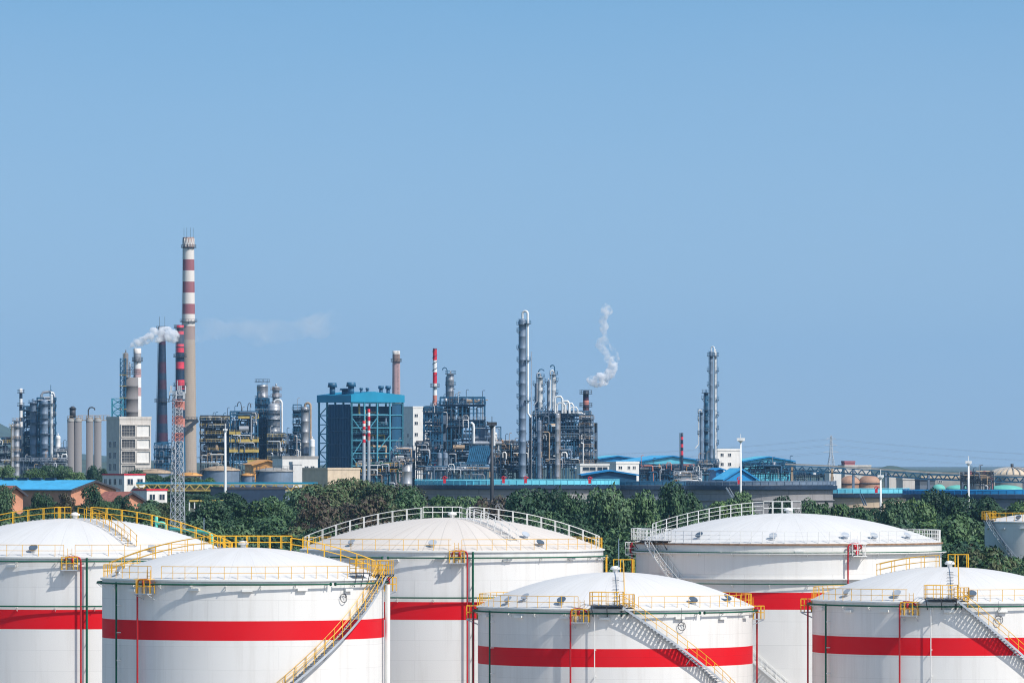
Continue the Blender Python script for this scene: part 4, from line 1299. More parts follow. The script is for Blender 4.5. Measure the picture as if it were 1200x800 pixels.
structure("dark blue frame round the foot of the navy chimney", 181, 201, 519, 2830, (526, 535, 543), 12, 2, 'bluesteel', rails='bluesteel', n_pipes=14, n_vessels=3, seed=26, beam=0.5, palette=('bluesteel', 'bluegreysh', 'greysteel', 'silver', 'bluesteel', 'greysteel'))
stack("red and navy banded chimney just left of the tallest one", 211, 13, 8.6, 381, 2900, 548,
      [(385, 'pinkred'), (388, 'navy'), (392, 'pinkred'), (403, 'navy'), (406, 'pinkred'), (407.5, 'maroon'), (413, 'pinkred'), (424, 'navy'), (432, 'pinkred'), (434, 'maroon'), (445, 'navy'), (456, 'pinkred'), (470, 'navy'), (480, 'salmon'), (490, 'navy'), (500, 'salmon'), (512, 'navy'), (600, 'bluesteel')],
      rings=(384, 418, 452), ringw=1.2, ladder=-1.4)
# telecom tower
YT = 960.0
X = wx(208, YT); g = ground_z(X, YT)
t = thing("telecom_tower", "galvanised lattice mast with a red and white top hung with antennas", "lattice tower", (X, YT, g), 0.5)
s = S(YT); H = wz(458, YT) - g; h1 = wz(517, YT) - g; hb = wz(570, YT) - g
w_at = lambda z: (8.2 / s / 2) + (H - z) * 0.015
mb = MB(); lattice(mb, sq(w_at(0), 0), sq(w_at(h1), h1), 17, 0.06); mb.build("lower_lattice", 'steel', t)
for i in range(6):
    za, zb2 = h1 + (H - h1) * i / 6, h1 + (H - h1) * (i + 1) / 6
    mb = MB(); lattice(mb, sq(w_at(za), za), sq(w_at(zb2), zb2), 2, 0.045); mb.build("upper_lattice", 'salmon' if i % 2 == 0 else 'steel', t)
for zz in (wz(470, YT) - g, wz(463, YT) - g):
    mb = MB(); mb.lathe([(0.7, zz), (1.15, zz), (1.15, zz + 0.08), (0.7, zz + 0.08)], 14, smooth=False); mb.build("antenna_platform", 'steel', t)
for k in range(10):
    a = 2 * pi * k / 10; zz = wz(469 if k % 2 else 462, YT) - g
    mb = MB(); c = P(1.2, a, zz + 0.2); mb.box(c.x - 0.08, c.x + 0.08, c.y - 0.05, c.y + 0.05, c.z, c.z + 1.1); mb.build("antenna_panel", 'steel', t)
mb = MB(); mb.beam((0, 0, H), (0, 0, H + 1.6), 0.08); mb.build("lightning_rod", 'steel', t)
mast("tall white floodlight mast in front of the dark structures", 264, 498, 1500, 0.30, heads=4, crown_w=0.9)

# ------------------------------------------------------------------ left-centre units
YM = 2500.0
structure("dark cluttered unit right of the tallest chimney, yellow stair on its face", 235, 270, 487, YM, (493, 501, 510, 519, 529, 539), 18, 4, 'steel_dark', n_pipes=44, n_vessels=10, seed=31, beam=0.5, clutter=2.6, palette=('silver', 'greysteel', 'whitepipe', 'tan', 'steel_dark', 'bluesteel'))
structure("dark unit with bold yellow decks in the middle of the left cluster", 270, 302, 482, YM - 30, (489.5, 508, 517, 529, 541), 16, 3, 'bluesteel', rails='yellowd', n_pipes=50, n_vessels=9, seed=32, beam=0.5, clutter=2.4, deck='yellowd', palette=('silver', 'greysteel', 'whitepipe', 'tan', 'steel_dark', 'bluesteel'), fill=0.9)
r_ = thing("roof_vents", "two thin gooseneck vent pipes above the yellow-decked unit", "vent pipe", (wx(286, YM - 30), YM - 25, wz(484, YM - 30)))
gooseneck(r_, -1.2, 0, -3, 7.5, 0.16, -1.5, 'steel_dark'); gooseneck(r_, 1.2, 0, -3, 7, 0.16, 1.2, 'steel_dark')
tower("tall pale reactor with a railed top, left of the domed reactor", 307.5, 13, 447, YM, shell='silver', plats=(447.5, 467, 480), side=1, rail='greysteel', seed=33, cap='flat', full=True, name="reactor", cat="reactor")
structure("dark steel frame round the lower half of the tall pale reactor", 300, 315, 467, YM - 10, (475, 484, 494, 505, 516, 528, 540), 14, 2, 'bluesteel', rails='bluesteel', n_pipes=26, n_vessels=8, seed=34, beam=0.7, clutter=3.0, palette=('bluesteel', 'bluegreysh', 'greysteel', 'steel_dark', 'bluesteel', 'greysteel'))
tower("thin pink-brown column with a wide head behind the domed reactor", 323.5, 8, 452, YM + 25, shell='silver', plats=(457, 465, 474), side=0, rail='rust', full=True, seed=35)
tower("fat domed reactor ringed by dark platforms", 321, 15, 472, YM - 15, shell='silver', plats=(484, 491, 498, 506), side=0, rail='bluesteel', full=True, seed=36, name="reactor", cat="reactor", pipe=('whitepipe', 1.4, 0.4, 468, 515))
structure("lower pipe structure with yellow accents under the domed reactor", 314, 334, 507, YM - 30, (513, 521, 530, 539), 12, 3, 'greysteel', n_pipes=34, n_vessels=6, seed=37, beam=0.35, rails='yellowd')
structure("slim open lattice with a ladder left of the silver reactor", 343.5, 353, 474, YM, (481, 489, 497, 507, 517, 527), 8, 1, 'bluesteel', rails='bluesteel', n_pipes=10, n_vessels=2, seed=38, beam=0.35)
tower("silver reactor with a pipe down its right side, left of the blue boiler house", 357.5, 9, 476, YM - 10, shell='silver', plats=(480, 494, 507, 522), side=-1, rail='greysteel', seed=39, name="reactor", cat="reactor", pipe=('tan', 1.3, 0.45, 472, 540))
structure("low pipe deck between the reactors and the blue boiler house", 334, 348, 508, YM + 10, (514, 524, 534), 8, 2, 'bluesteel', rails='bluesteel', n_pipes=14, n_vessels=3, seed=40, beam=0.3, stair=False)
tower("small white drum with a dark cap beside the blue boiler house", 366, 6, 514, YM - 40, shell='signalwhite', seed=41, ladder=False, name="vessel", cat="vessel")
gable_house("low building with an ochre roof between the grey tanks", 297, 330, 539, 544, 2000, 12, 16, 'orange', 'orange', 'orange')
building("flat white workshop behind the right grey tank", 318, 331, 372, 537, 1950, 20, 'wallwhite', ((357, 361, 546, 549), (364, 368, 546, 549)), roof='concrete')
building("small bright white block beside the right grey tank", 341, 343.5, 354, 544, 1750, 12, 'wallwhite', (), roof='wallwhite')

# grey fixed-roof tanks
for (cx, hw, yr, ya, Y, lab, rf) in ((258, 22.5, 550, 545.5, 1750, "grey tank with a rusty roof edge behind the white mast", 'tan'), (321.5, 21.5, 551, 547.5, 1740, "grey tank with a diagonal stair shadow right of the white mast", 'concrete'),
                                 (180, 22, 553, 549, 1780, "pale grey tank half hidden behind the lattice mast", 'tan'), (222, 14, 556, 553, 1720, "low grey tank between the two larger grey tanks at left", 'orange'), (290.5, 8, 556, 554, 1760, "small grey tank squeezed between two larger ones", 'orange')):
    s = S(Y); X = wx(cx, Y); g = ground_z(X, Y); R = hw / s
    H = wz(yr, Y) - g
    t = thing("grey_tank", lab, "storage tank", (X, Y, g), atan2(-X, Y))
    mb = MB(); mb.lathe([(R, -1), (R, H)], 64); mb.build("shell", 'bluegreysh', t)
    mb = MB(); mb.lathe([(R + 0.25, H - 0.3), (R + 0.25, H), (R * 0.5, H + (yr - ya) / s * 0.8), (0.05, H + (yr - ya) / s)], 64); mb.build("cone_roof", rf, t)
    mb = MB(); mb.rail([P(R, -pi + q * pi / 24, H) for q in range(49)], 1.1, 0.045, 2.2); mb.build("railing", 'steel_dark', t)
    spiral_stair(t, R, H, -0.9, 1.0, -0.9 - (H - 1) / R * 1.2, 'steel_dark', 'steel_dark')

# blue-topped truss bridge across the left
YP = 1650.0
t = thing("pipe_bridge", "long truss pipe bridge with a blue cover and yellow lattice at left", "pipe bridge", (wx(160, YP), YP, 0))
L = (372 - 160) / S(YP); z0, z1 = wz(574.5, YP), wz(567, YP)
mb = MB(); mb.box(0, L, -1.6, 1.6, z1, z1 + 0.5); mb.build("cover", 'tealband', t)
mb = MB()
n = 34
for y in (-1.5, 1.5):
    mb.beam((0, y, z0), (L, y, z0), 0.25); mb.beam((0, y, z1 - 0.1), (L, y, z1 - 0.1), 0.2)
    for k in range(n):
        a, b = L * k / n, L * (k + 1) / n
        mb.beam((a, y, z0 if k % 2 else z1 - 0.1), (b, y, z1 - 0.1 if k % 2 else z0), 0.22)
mb.build("truss", 'yellowd', t)
for q, c_ in ((-0.8, 'tan'), (0, 'whitepipe'), (0.8, 'tan')):
    mb = MB(); mb.tube([(0, q, z0 + 0.5), (L, q, z0 + 0.5)], 0.3, 8); mb.build("pipe", c_, t)
for k in range(6):
    mb = MB(); x = L * (k + 0.5) / 6; mb.beam((x, -1.4, ground_z(x, YP) - 1), (x, -1.4, z0), 0.35); mb.beam((x, 1.4, 5), (x, 1.4, z0), 0.35); mb.build("trestle", 'bluegreysh', t)
building("dark slate warehouse wall under the truss bridge", 240, 265, 334, 573, 1560, 10, 'navy', (), roof='darkroof', parapet=0.3)
building("long tan hall with a dark side in front of the boiler house", 348, 384, 421, 550, 1900, 42, 'walltan', (), roof='walltan', parapet=0.3)

# ------------------------------------------------------------------ blue boiler house
YH = 2450.0
s = S(YH); th = radians(34)
X = wx(412, YH); g = ground_z(X, YH)
t = thing("boiler_house", "big open-framed boiler house under a bright blue roof band", "industrial hall", (X, YH, g), th)
W, D = 59 / s / cos(th), 40 / s / sin(th)
Hb = wz(471, YH) - g; Ht = wz(462.5, YH) - g
mb = MB()
v = [(-0.6, -0.6, Hb), (W + 0.6, -0.6, Hb), (W + 0.6, D + 0.6, Hb), (-0.6, D + 0.6, Hb), (-0.6, -0.6, Ht), (W * 0.42, -0.6, Ht + 1.3), (W + 0.6, -0.6, Ht), (W + 0.6, D + 0.6, Ht), (W * 0.42, D + 0.6, Ht + 1.3), (-0.6, D + 0.6, Ht)]
mb.add(v, [(3, 2, 1, 0), (0, 1, 6, 5, 4), (1, 2, 7, 6), (2, 3, 9, 8, 7), (3, 0, 4, 9), (4, 5, 8, 9), (5, 6, 7, 8)])
roof = mb.build("roof_band", 'tealband', t)
for (u, v_, w_, h_) in ((W * -0.0 + 2, D * 0.72, 1.9, 3.8), (3, D * 0.4, 2.2, 1.6), (W * 0.12, D * 0.2, 2.0, 3.9), (W * 0.3, 4, 0.8, 1.8), (W * 0.42, 4, 0.8, 1.8), (W * 0.66, 3, 1.2, 2.6), (W * 0.80, 3, 1.2, 2.6)):
    mb = MB(); mb.cyl(u, v_, Ht, Ht + h_ * 0.55 + 1, w_ * 0.6, seg=10); mb.cyl(u, v_, Ht + h_ * 0.55 + 1, Ht + h_ + 1, w_, w_ * 0.85, seg=10); mb.build("roof_ventilator", 'bluesteel', t)
# inner dark volume: boiler casing
mb = MB(); mb.box(1.5, W - 1.5, 5, D - 3, 0, Hb - 1.5); mb.build("boiler_casing", 'darkclad', t)
nx, nz = 4, 6
fr = MB()
for i in range(nx + 1):
    fr.beam((W * i / nx, 0, 0), (W * i / nx, 0, Hb), 0.6)
for k in range(1, nz + 1):
    z = Hb * (0.30 + 0.70 * k / nz) if k < nz else Hb - 0.4
    fr.beam((0, 0, z), (W, 0, z), 0.4)
for i in range(5):
    fr.beam((0, D * i / 4, 0), (0, D * i / 4, Hb), 0.6)
    fr.beam((W, D * i / 4, 0), (W, D * i / 4, Hb), 0.6)
fr.build("frame", 'tealframe', t)
bb = MB()
for (a, b, k0, k1) in ((0, 1, 0.86, 0.70), (1, 2, 0.70, 0.86), (0, 1, 0.5, 0.68), (1, 0, 0.34, 0.5), (2, 3, 0.55, 0.7), (1, 2, 0.45, 0.3), (3, 4, 0.6, 0.4)):
    bb.beam((W * a / nx, -0.1, Hb * k0), (W * b / nx, -0.1, Hb * k1), 0.32)
bb.build("brace", 'tealframe', t)
cl = MB(); cl.box(-0.35, -0.02, D * 0.04, D * 0.68, Hb * 0.22, Hb - 0.8)
for k in range(14): cl.box(-0.55, -0.36, D * (0.05 + 0.62 * k / 13) - 0.15, D * (0.05 + 0.62 * k / 13) + 0.15, Hb * 0.22, Hb - 0.8)
for k in range(6): cl.box(-0.62, -0.37, D * 0.05, D * 0.67, Hb * (0.25 + 0.12 * k), Hb * (0.25 + 0.12 * k) + 0.35)
cl.build("side_cladding", 'darkclad', t)
sd = MB()
for k in range(9):
    z = Hb * (0.2 + 0.085 * k); sd.beam((-0.1, D * 0.7, z), (-0.1, D, z), 0.4); sd.beam((-0.1, D * (0.72 if k % 2 else 0.98), z), (-0.1, D * (0.98 if k % 2 else 0.72), z + Hb * 0.085), 0.3)
sd.build("side_lattice", 'tealframe', t)
c2 = MB(); c2.box(W * 0.80, W - 0.3, 0.15, 0.4, Hb * 0.45, Hb - 0.6); c2.build("corner_cladding", 'darkclad', t)
rnd = random.Random(5)
for k in range(26):
    z = Hb * rnd.uniform(0.25, 0.92); x = rnd.uniform(1, W * 0.75); L = rnd.uniform(3, 9); y = rnd.uniform(0.6, 3.6)
    mb = MB(); r = rnd.uniform(0.2, 0.6)
    if rnd.random() < 0.5: mb.tube([(x, y, z), (x + L, y, z), (x + L, y, z - rnd.uniform(2, 6))], r, 7)
    else: mb.tube([(x, y, z), (x, y, z + L)], r, 7)
    mb.build("pipe", rnd.choice(('tan', 'silver', 'bluegreysh', 'bluegreysh', 'greysteel', 'yellowd')), t)
for k in range(9):
    mb = MB(); z = Hb * (0.26 + 0.075 * k); mb.box(0.6, W * 0.78, 0.5, 4.8, z, z + 0.2); f = mb.build("floor", 'bluesteel', t)
    m2 = MB(); m2.rail([(0.6, 0.5, z + 0.2), (W * 0.78, 0.5, z + 0.2)], 1.1, 0.06, 1.8); m2.build("railing", 'tealframe', f)
structure("cluttered piping and pumps at the foot of the blue boiler house", 418, 482, 541, YH - 60, (547, 554), 12, 6, 'greysteel', n_pipes=46, n_vessels=12, seed=42, beam=0.3, rails='yellow', stair=False, palette=('silver', 'whitepipe', 'tan', 'green', 'steel', 'bluegreysh'))
structure("narrow frame with pipes at the right foot of the boiler house", 462, 484, 522, YH - 40, (530, 540, 549), 10, 2, 'greysteel', n_pipes=26, n_vessels=7, seed=43, beam=0.3, rails='steel', palette=('silver', 'whitepipe', 'tan', 'orange', 'steel', 'bluegreysh'))
tower("stout silver drum with a flat top right of the boiler house", 477, 11, 541, 2200, shell='silver', cap='flat', seed=44, rail='tan', name="vessel", cat="vessel", plats=(541,), full=True)
stack("pale pink chimney behind the right end of the boiler house", 464.3, 11, 8.6, 411, 2800, 560, [(415, 'chimwhite'), (424, 'chimbrick'), (470, 'palepink'), (600, 'chimbrick')], rings=(423.5,), ringw=0.8, rods=0, ladder=0.5)
stack("shorter of the two red and white striped stacks before the boiler house", 426.5, 4.6, 3.6, 493, 2300, 580, [(496, 'signalred'), (499.5, 'signalwhite'), (503, 'signalred'), (507, 'signalwhite'), (510.5, 'signalred'), (514.5, 'signalwhite'), (518.5, 'signalred'), (600, 'steel')], name="striped_stack", cat="stack", rings=(507,), ringw=0.4, seg=14)
stack("taller of the two red and white striped stacks before the boiler house", 432.2, 4.2, 3.2, 479, 2320, 580, [(483, 'signalred'), (488, 'signalwhite'), (493, 'signalred'), (498.5, 'signalwhite'), (504, 'signalred'), (507, 'signalwhite'), (511, 'signalred'), (516, 'salmon'), (600, 'steel')], name="striped_stack", cat="stack", rings=(), seg=14)

# white block behind, big striped stack
building("tall white block with small dark windows behind the central unit", 472, 484, 511, 478, 2650, 22, 'wallwhite', ((486, 489.5, 485, 488.5), (486, 489.5, 494, 497.5), (486, 489.5, 507, 511), (486, 489.5, 518, 522)), side_windows=((477, 479, 508, 512), (477, 479, 519, 523)), roof='wallwhite')
stack("tall red and white stack wrapped by a spiral strake", 509.6, 5.6, 4.8, 408, 2500, 560, [(409, 'navy'), (422, 'signalred'), (436, 'signalwhite'), (449, 'signalred'), (463, 'signalwhite'), (475, 'salmon'), (476, 'navy'), (489, 'signalwhite'), (503, 'signalred'), (515, 'signalwhite'), (600, 'signalred')], name="striped_stack", cat="stack", rings=(453, 476), ringw=1.0, seg=20)
o = [q for q in COL.objects if q.get("label", "").startswith("tall red and white stack wrapped")][0]
mb = MB(); Rk = 0.86; z0 = wz(440, 2500) - o.location.z; z1 = wz(410, 2500) - o.location.z
mb.tube([P(Rk, q * pi / 6, z0 + (z1 - z0) * q / 48) for q in range(49)], 0.14, 5); mb.build("strake", 'navy', o)

# ------------------------------------------------------------------ central unit
YU = 2350.0
structure("large open blue frame unit in the centre, empty bays at its top right", 516, 568, 465.5, YU, (475, 493, 500, 516, 530, 543), 16, 4, 'bluesteel', rails='bluesteel', n_pipes=60, n_vessels=14, seed=51, beam=0.6, clutter=1.5, palette=('silver', 'whitepipe', 'tan', 'bluegreysh', 'greysteel', 'greysteel'))
structure("darker dense frame along the left side of the central unit", 497, 518, 477, YU - 20, (484, 496, 507, 516, 527, 541), 14, 2, 'bluesteel', rails='bluesteel', n_pipes=34, n_vessels=9, seed=52, beam=0.8, clutter=3.0, palette=('bluegreysh', 'bluesteel', 'greysteel', 'steel_dark', 'whitepipe', 'bluesteel'))
structure("low dark frame in front of the white block", 488, 504, 517, YU - 50, (523, 531, 541, 550), 10, 2, 'steel_dark', rails='greysteel', n_pipes=24, n_vessels=6, seed=53, beam=0.5, clutter=3.0, palette=('whitepipe', 'bluesteel', 'greysteel', 'steel_dark', 'silver', 'bluesteel'))
tower("silver column with two ring platforms rising from the central frame", 528, 7.6, 437, YU + 9, plats=(438, 451), side=1, rail='bluesteel', seed=54, full=True)
t_, R_, H_ = tower("thin grey vent column with a hooked top beside the silver central column", 524, 3.6, 441, YU + 10, shell='bluegreysh', seed=55, ladder=False, name="vent_column")
gooseneck(t_, 0, 0, H_ - 0.5, 3.8, 0.2, -1.6, 'bluesteel')
for (c_, lab) in ((514, "first"), (521, "second")):
    tower(f"{lab} grey vessel from the left in the shaded front of the central unit", c_ + 1, 6.4, 530, YU - 45, shell='bluegreysh', seed=56, ladder=False, name="vessel", cat="vessel")
# air cooler bank with sloping tubes
t = thing("air_cooler", "dark sloping tube bank on legs right of the central frame", "air cooler", base_at(560, YU - 60))
gz = t.location.z; k_ = 1 / S(YU - 60)
mb = MB()
for i in range(12):
    x = (-12 + 2.3 * i) * k_; mb.beam((x, 0, wz(541, YU - 60) - gz), (x + 4 * k_, 5, wz(524, YU - 60) - gz), 0.5, 0.3)
mb.box(-13 * k_, 16 * k_, -0.5, 0.3, wz(544, YU - 60) - gz, wz(541, YU - 60) - gz); mb.box(-9 * k_, 20 * k_, 4.8, 5.6, wz(524, YU - 60) - gz, wz(522, YU - 60) - gz)
mb.build("tube_bank", 'bluesteel', t)
mb = MB(); z0_, z1_ = wz(542, YU - 60) - gz, wz(524.5, YU - 60) - gz
mb.add([(-12.5 * k_, 0.6, z0_), (14 * k_, 0.6, z0_), (18 * k_, 5.6, z1_), (-8.5 * k_, 5.6, z1_), (-12.5 * k_, 1.0, z0_), (14 * k_, 1.0, z0_), (18 * k_, 6.0, z1_), (-8.5 * k_, 6.0, z1_)], [(0, 1, 2, 3), (7, 6, 5, 4), (0, 4, 5, 1), (1, 5, 6, 2), (2, 6, 7, 3), (3, 7, 4, 0)])
mb.build("casing", 'navy', t)
mb = MB()
for x in (-12, 2, 15): mb.beam((x * k_, 0, 0), (x * k_, 0, wz(543, YU - 60) - gz), 0.4); mb.beam((x * k_, 5, 0), (x * k_ + 3 * k_, 5, wz(524, YU - 60) - gz), 0.4)
mb.build("legs", 'greysteel', t)
mb = MB(); mb.tube([(-10 * k_, 5.5, wz(519, YU - 60) - gz), (28 * k_, 5.5, wz(519, YU - 60) - gz)], 0.75, 10); mb.build("header_pipe", 'silver', t)
mb = MB(); mb.tube([(-8 * k_, 4, wz(495, YU - 60) - gz), (-5.5 * k_, 4, wz(497, YU - 60) - gz), (-5 * k_, 4, wz(501, YU - 60) - gz), (-5 * k_, 4, wz(519, YU - 60) - gz)], 0.5, 10); mb.build("riser_pipe", 'whitepipe', t)
mb = MB(); mb.tube([(19 * k_, 4, wz(499, YU - 60) - gz), (19 * k_, 4, wz(522, YU - 60) - gz)], 0.45, 10); mb.build("riser_pipe", 'whitepipe', t)
mb = MB(); mb.tube([(13 * k_, -1, wz(543, YU - 60) - gz), (16 * k_, 0, wz(532, YU - 60) - gz), (19 * k_, 4, wz(527, YU - 60) - gz)], 0.4, 8); mb.build("sloping_pipe", 'bluegreysh', t)
structure("open blue gantry over the air cooler", 550, 587, 500, YU - 40, (518,), 8, 3, 'bluesteel', rails='greysteel', n_pipes=20, n_vessels=3, seed=57, beam=0.35, stair=False, palette=('silver', 'whitepipe', 'bluegreysh', 'silver', 'greysteel', 'steel'))
structure("dark tangle of pipes under the air cooler", 500, 580, 546, YU - 90, (552,), 8, 8, 'bluesteel', rails='steel', n_pipes=34, n_vessels=9, seed=58, beam=0.3, clutter=3.0, stair=False)
mast("dark floodlight mast standing in front of the central unit", 576.5, 490, 1250, 0.38, 'steel_dark', 6, crown_w=1.6)
structure("pipe rack with orange lagging between the central unit and the tallest column", 574, 626, 517, YU - 20, (521, 528, 536, 545, 553), 12, 5, 'greysteel', rails='tan', n_pipes=60, n_vessels=12, seed=59, beam=0.4, clutter=2.0, palette=('whitepipe', 'silver', 'tan', 'orange', 'greysteel', 'bluesteel'), name="pipe_rack", cat="pipe rack")

# ------------------------------------------------------------------ right-centre unit with the tallest column
YV = 2300.0
t_, R_, H_ = tower("tallest column of the refinery, slender and blue-grey, looped white pipe at its head", 612.3, 8.6, 373, YV, shell='bluegreysh', plats=(380, 388, 408, 422, 436, 450, 465, 478, 495, 506), side=-1, rail='bluesteel', seed=61, pipe=('whitepipe', 1.25, 0.42, 364.5, 484))
mb = MB(); mb.tube([P(R_ + 1.9, 1.35, 4), P(R_ + 1.9, 1.35, H_ - 12)], 0.13, 6); mb.build("drain_line", 'silver', t_)
for py in (379, 422, 469):
    ring_platform(t_, R_, wz(py, YV) - t_.location.z, 0.5, 1.9, 'bluesteel', w=1.8)
structure("dense steel unit right of the tallest column, tangled silver pipes throughout", 625, 692, 481.5, YV, (487, 495, 504, 514, 524, 534, 545), 18, 7, 'bluesteel', rails='greysteel', n_pipes=88, n_vessels=20, seed=62, beam=0.5, clutter=1.8, palette=('silver', 'whitepipe', 'bluegreysh', 'tan', 'greysteel', 'bluesteel'), pipe_r=(0.12, 0.36))
structure("narrow braced stair tower closing the right end of the dense unit", 680, 695, 486, YV - 20, (492, 500, 508, 516, 525, 535, 544), 9, 1, 'greysteel', rails='tan', n_pipes=16, n_vessels=3, seed=63, beam=0.35, brace=1.0)
t_, R_, H_ = tower("left one of the two white columns rising above the dense unit", 633.3, 5.4, 441, YV + 10, shell='whitepipe', plats=(442, 450, 458, 469, 477), side=1, rail='bluesteel', seed=64, pipe=('silver', -1.2, 0.25, 437, 470))
gooseneck(t_, -0.6, 0, H_, 2.6, 0.2, 1.8, 'bluesteel')
t_, R_, H_ = tower("right one of the two white columns rising above the dense unit", 649, 5.2, 438, YV + 9, shell='whitepipe', plats=(438.5, 446, 460), side=1, rail='bluesteel', seed=65, pipe=('whitepipe', -1.3, 0.25, 434, 478))
gooseneck(t_, 0.3, 0, H_, 3.2, 0.22, -1.4, 'bluesteel')
tower("short dark column left of the white pair", 629, 4, 449, YV + 12, shell='bluegreysh', plats=(450, 468), side=-1, rail='bluesteel', seed=66)
tower("thin pale column between the white pair", 642.5, 3.2, 446, YV + 12, shell='silver', plats=(447,), side=-1, rail='bluesteel', seed=67, ladder=False)
tower("tan and white vessel with a bright streak inside the dense unit", 653.5, 5.5, 484, YV - 22, shell='silver', plats=(527,), side=1, rail='tan', seed=68, name="vessel", cat="vessel")
tower("second upright vessel buried in the left of the dense unit", 632, 5, 492, YV - 22, shell='bluegreysh', plats=(), side=1, rail='tan', seed=69, name="vessel", cat="vessel")
t = thing("pipe_loop", "looped white overhead pipes stepping down on top of the dense unit", "pipe", (wx(650, YV), YV - 2, 0))
k_ = 1 / S(YV)
for (x0, x1, yt, yb, r) in ((0.5, 9, 464.5, 484, 0.36), (3, 12, 472, 484, 0.3), (9, 17, 470, 484, 0.4), (13, 22, 472.5, 484, 0.28), (18, 27, 477, 484, 0.24)):
    z1 = wz(yt, YV); z0 = wz(yb, YV)
    mb = MB(); mb.tube([(x0 * k_, 0, z0), (x0 * k_, 0, z1 - 0.8), (x0 * k_ + 0.5, 0, z1), (x1 * k_ - 0.6, 0, z1), (x1 * k_, 0, z1 - 0.8), (x1 * k_, 0, z0)], r, 8); mb.build("pipe", 'whitepipe', t)
stack("stubby dark stack with red bands giving off the right steam plume", 686.6, 8, 6.4, 457.5, YV + 8, 500, [(464, 'navy'), (469, 'maroon'), (474, 'salmon'), (477, 'maroon'), (482, 'salmon'), (600, 'greysteel')], rings=(461, 476), ringw=1.3, name="stack", cat="stack", seg=20)

# low buildings right of centre
YR = 2250.0
gable_house("long blue-roofed shed behind the white office", 703, 745, 534, 537, YR + 250, 8, 30, 'blue', 'cyan', 'blue')
gable_house("wide light blue warehouse right of the white office", 744, 832, 534, 541, YR + 150, 10, 40, 'cyan', 'blueroof', 'blue')
building("white flat-roofed office with square windows", 700, 722, 749, 543, YR - 100, 28, 'wallwhite', ((725, 729, 546, 549.5), (735.5, 738.5, 546, 549.5), (742, 745, 546, 549.5)), roof='wallwhite')
building("pale frame shelter in front of the office", 676, 680, 714, 545.5, YR - 150, 8, 'wallwhite', ((683, 698, 547, 551), (700, 712, 547, 551)), roof='wallwhite')
gable_house("dark blue canopy in front of the office", 683, 746, 551, 556, YR - 250, 4, 14, 'darkclad', 'blue', 'blue')
structure("open dark hall with ochre drums under the light blue warehouse", 750, 818, 544, YR + 60, (549, 556), 16, 7, 'darkclad', rails='greysteel', n_pipes=44, n_vessels=16, seed=71, beam=0.35, palette=('orange', 'salmon', 'silver', 'greysteel', 'steel', 'darkclad'), stair=False, cat="industrial hall")
building("dark back wall of the open hall", 745, 750, 822, 546, YR + 120, 6, 'darkclad', (), roof='darkclad')
structure("low pipe gallery left of the twin columns", 790, 822, 552, YR - 60, (558,), 8, 5, 'steel', rails='steel', n_pipes=24, n_vessels=5, seed=72, beam=0.25, stair=False)
stack("small black and red banded stack above the light blue warehouse", 799, 4, 3.4, 507, YR, 560, [(511.5, 'navy'), (515, 'pinkred'), (520, 'navy'), (524, 'pinkred'), (528, 'navy'), (533, 'pinkred'), (600, 'navy')], name="striped_stack", cat="stack", rings=(), seg=14, ladder=-1.5)
# right column group
t_, R_, H_ = tower("tall slim blue column with paired white lines, highest on the right", 833.4, 4.4, 411, YR, shell='bluegreysh', plats=(417, 434, 451, 468, 485, 502, 519), side=-1, rail='bluesteel', seed=73, pipe=('whitepipe', 1.25, 0.2, 406, 480))
t_, R_, H_ = tower("white column standing against the slim blue one", 838.4, 3.0, 412, YR - 8, shell='signalwhite', plats=(417, 434, 451, 468, 486, 502, 519), side=1, rail='bluesteel', seed=74)
tower("middle-height blue-grey column left of the slim pair", 827.5, 5.2, 459, YR + 5, shell='bluesteel', plats=(460, 467, 480, 492, 505, 518, 532), side=0, rail='bluegreysh', seed=75)
tower("shortest blue-grey column of the right group", 821.8, 3.6, 482, YR, shell='bluegreysh', plats=(483, 491, 508), side=-1, rail='bluesteel', seed=76, pipe=('whitepipe', -1.2, 0.22, 480, 520))
structure("low framework at the feet of the right columns", 816, 842, 538, YR - 20, (545, 553), 8, 3, 'bluesteel', rails='bluesteel', n_pipes=20, n_vessels=4, seed=77, beam=0.3, stair=False)
building("white three-storey block beside the right columns", 834, 839, 868, 528, YR + 20, 28, 'wallwhite', ((844.5, 848, 531, 534.5), (853.5, 857, 531, 534.5), (844.5, 848, 542, 545.5), (853.5, 857, 542, 545.5)), roof='wallwhite')
gable_house("blue shed with a steep roof before the white block", 848, 887, 549, 561, 2040, 32, 5, 'blue', 'blueroof', 'blue')
gable_house("small vivid blue lean-to left of the steep blue shed", 839, 848, 548.5, 550, 2050, 10, 10, 'blue', 'blue', 'blue')
mast("white mast with round lamp cluster beside the white block", 868, 510, 1700, 0.28, heads=5, crown_w=1.9)
gable_house("light blue canopy roof right of the white mast", 872, 930, 535, 540, YR + 50, 6, 30, 'cyan', 'cyan', 'blue')
structure("dark steel hall with white drums below the light blue canopy", 871, 932, 542, YR + 20, (547, 555), 14, 7, 'darkclad', rails='bluesteel', n_pipes=30, n_vessels=16, seed=78, beam=0.4, palette=('whitepipe', 'silver', 'darkclad', 'bluesteel', 'greysteel', 'bluesteel'), stair=False, cat="industrial hall", brace=1.0)
structure("dark equipment yard with round white drums right of the hall", 928, 972, 551, YR, (557,), 12, 6, 'bluesteel', rails='bluesteel', n_pipes=22, n_vessels=12, seed=79, beam=0.3, palette=('whitepipe', 'whitepipe', 'tan', 'bluesteel', 'greysteel', 'bluesteel'), stair=False)

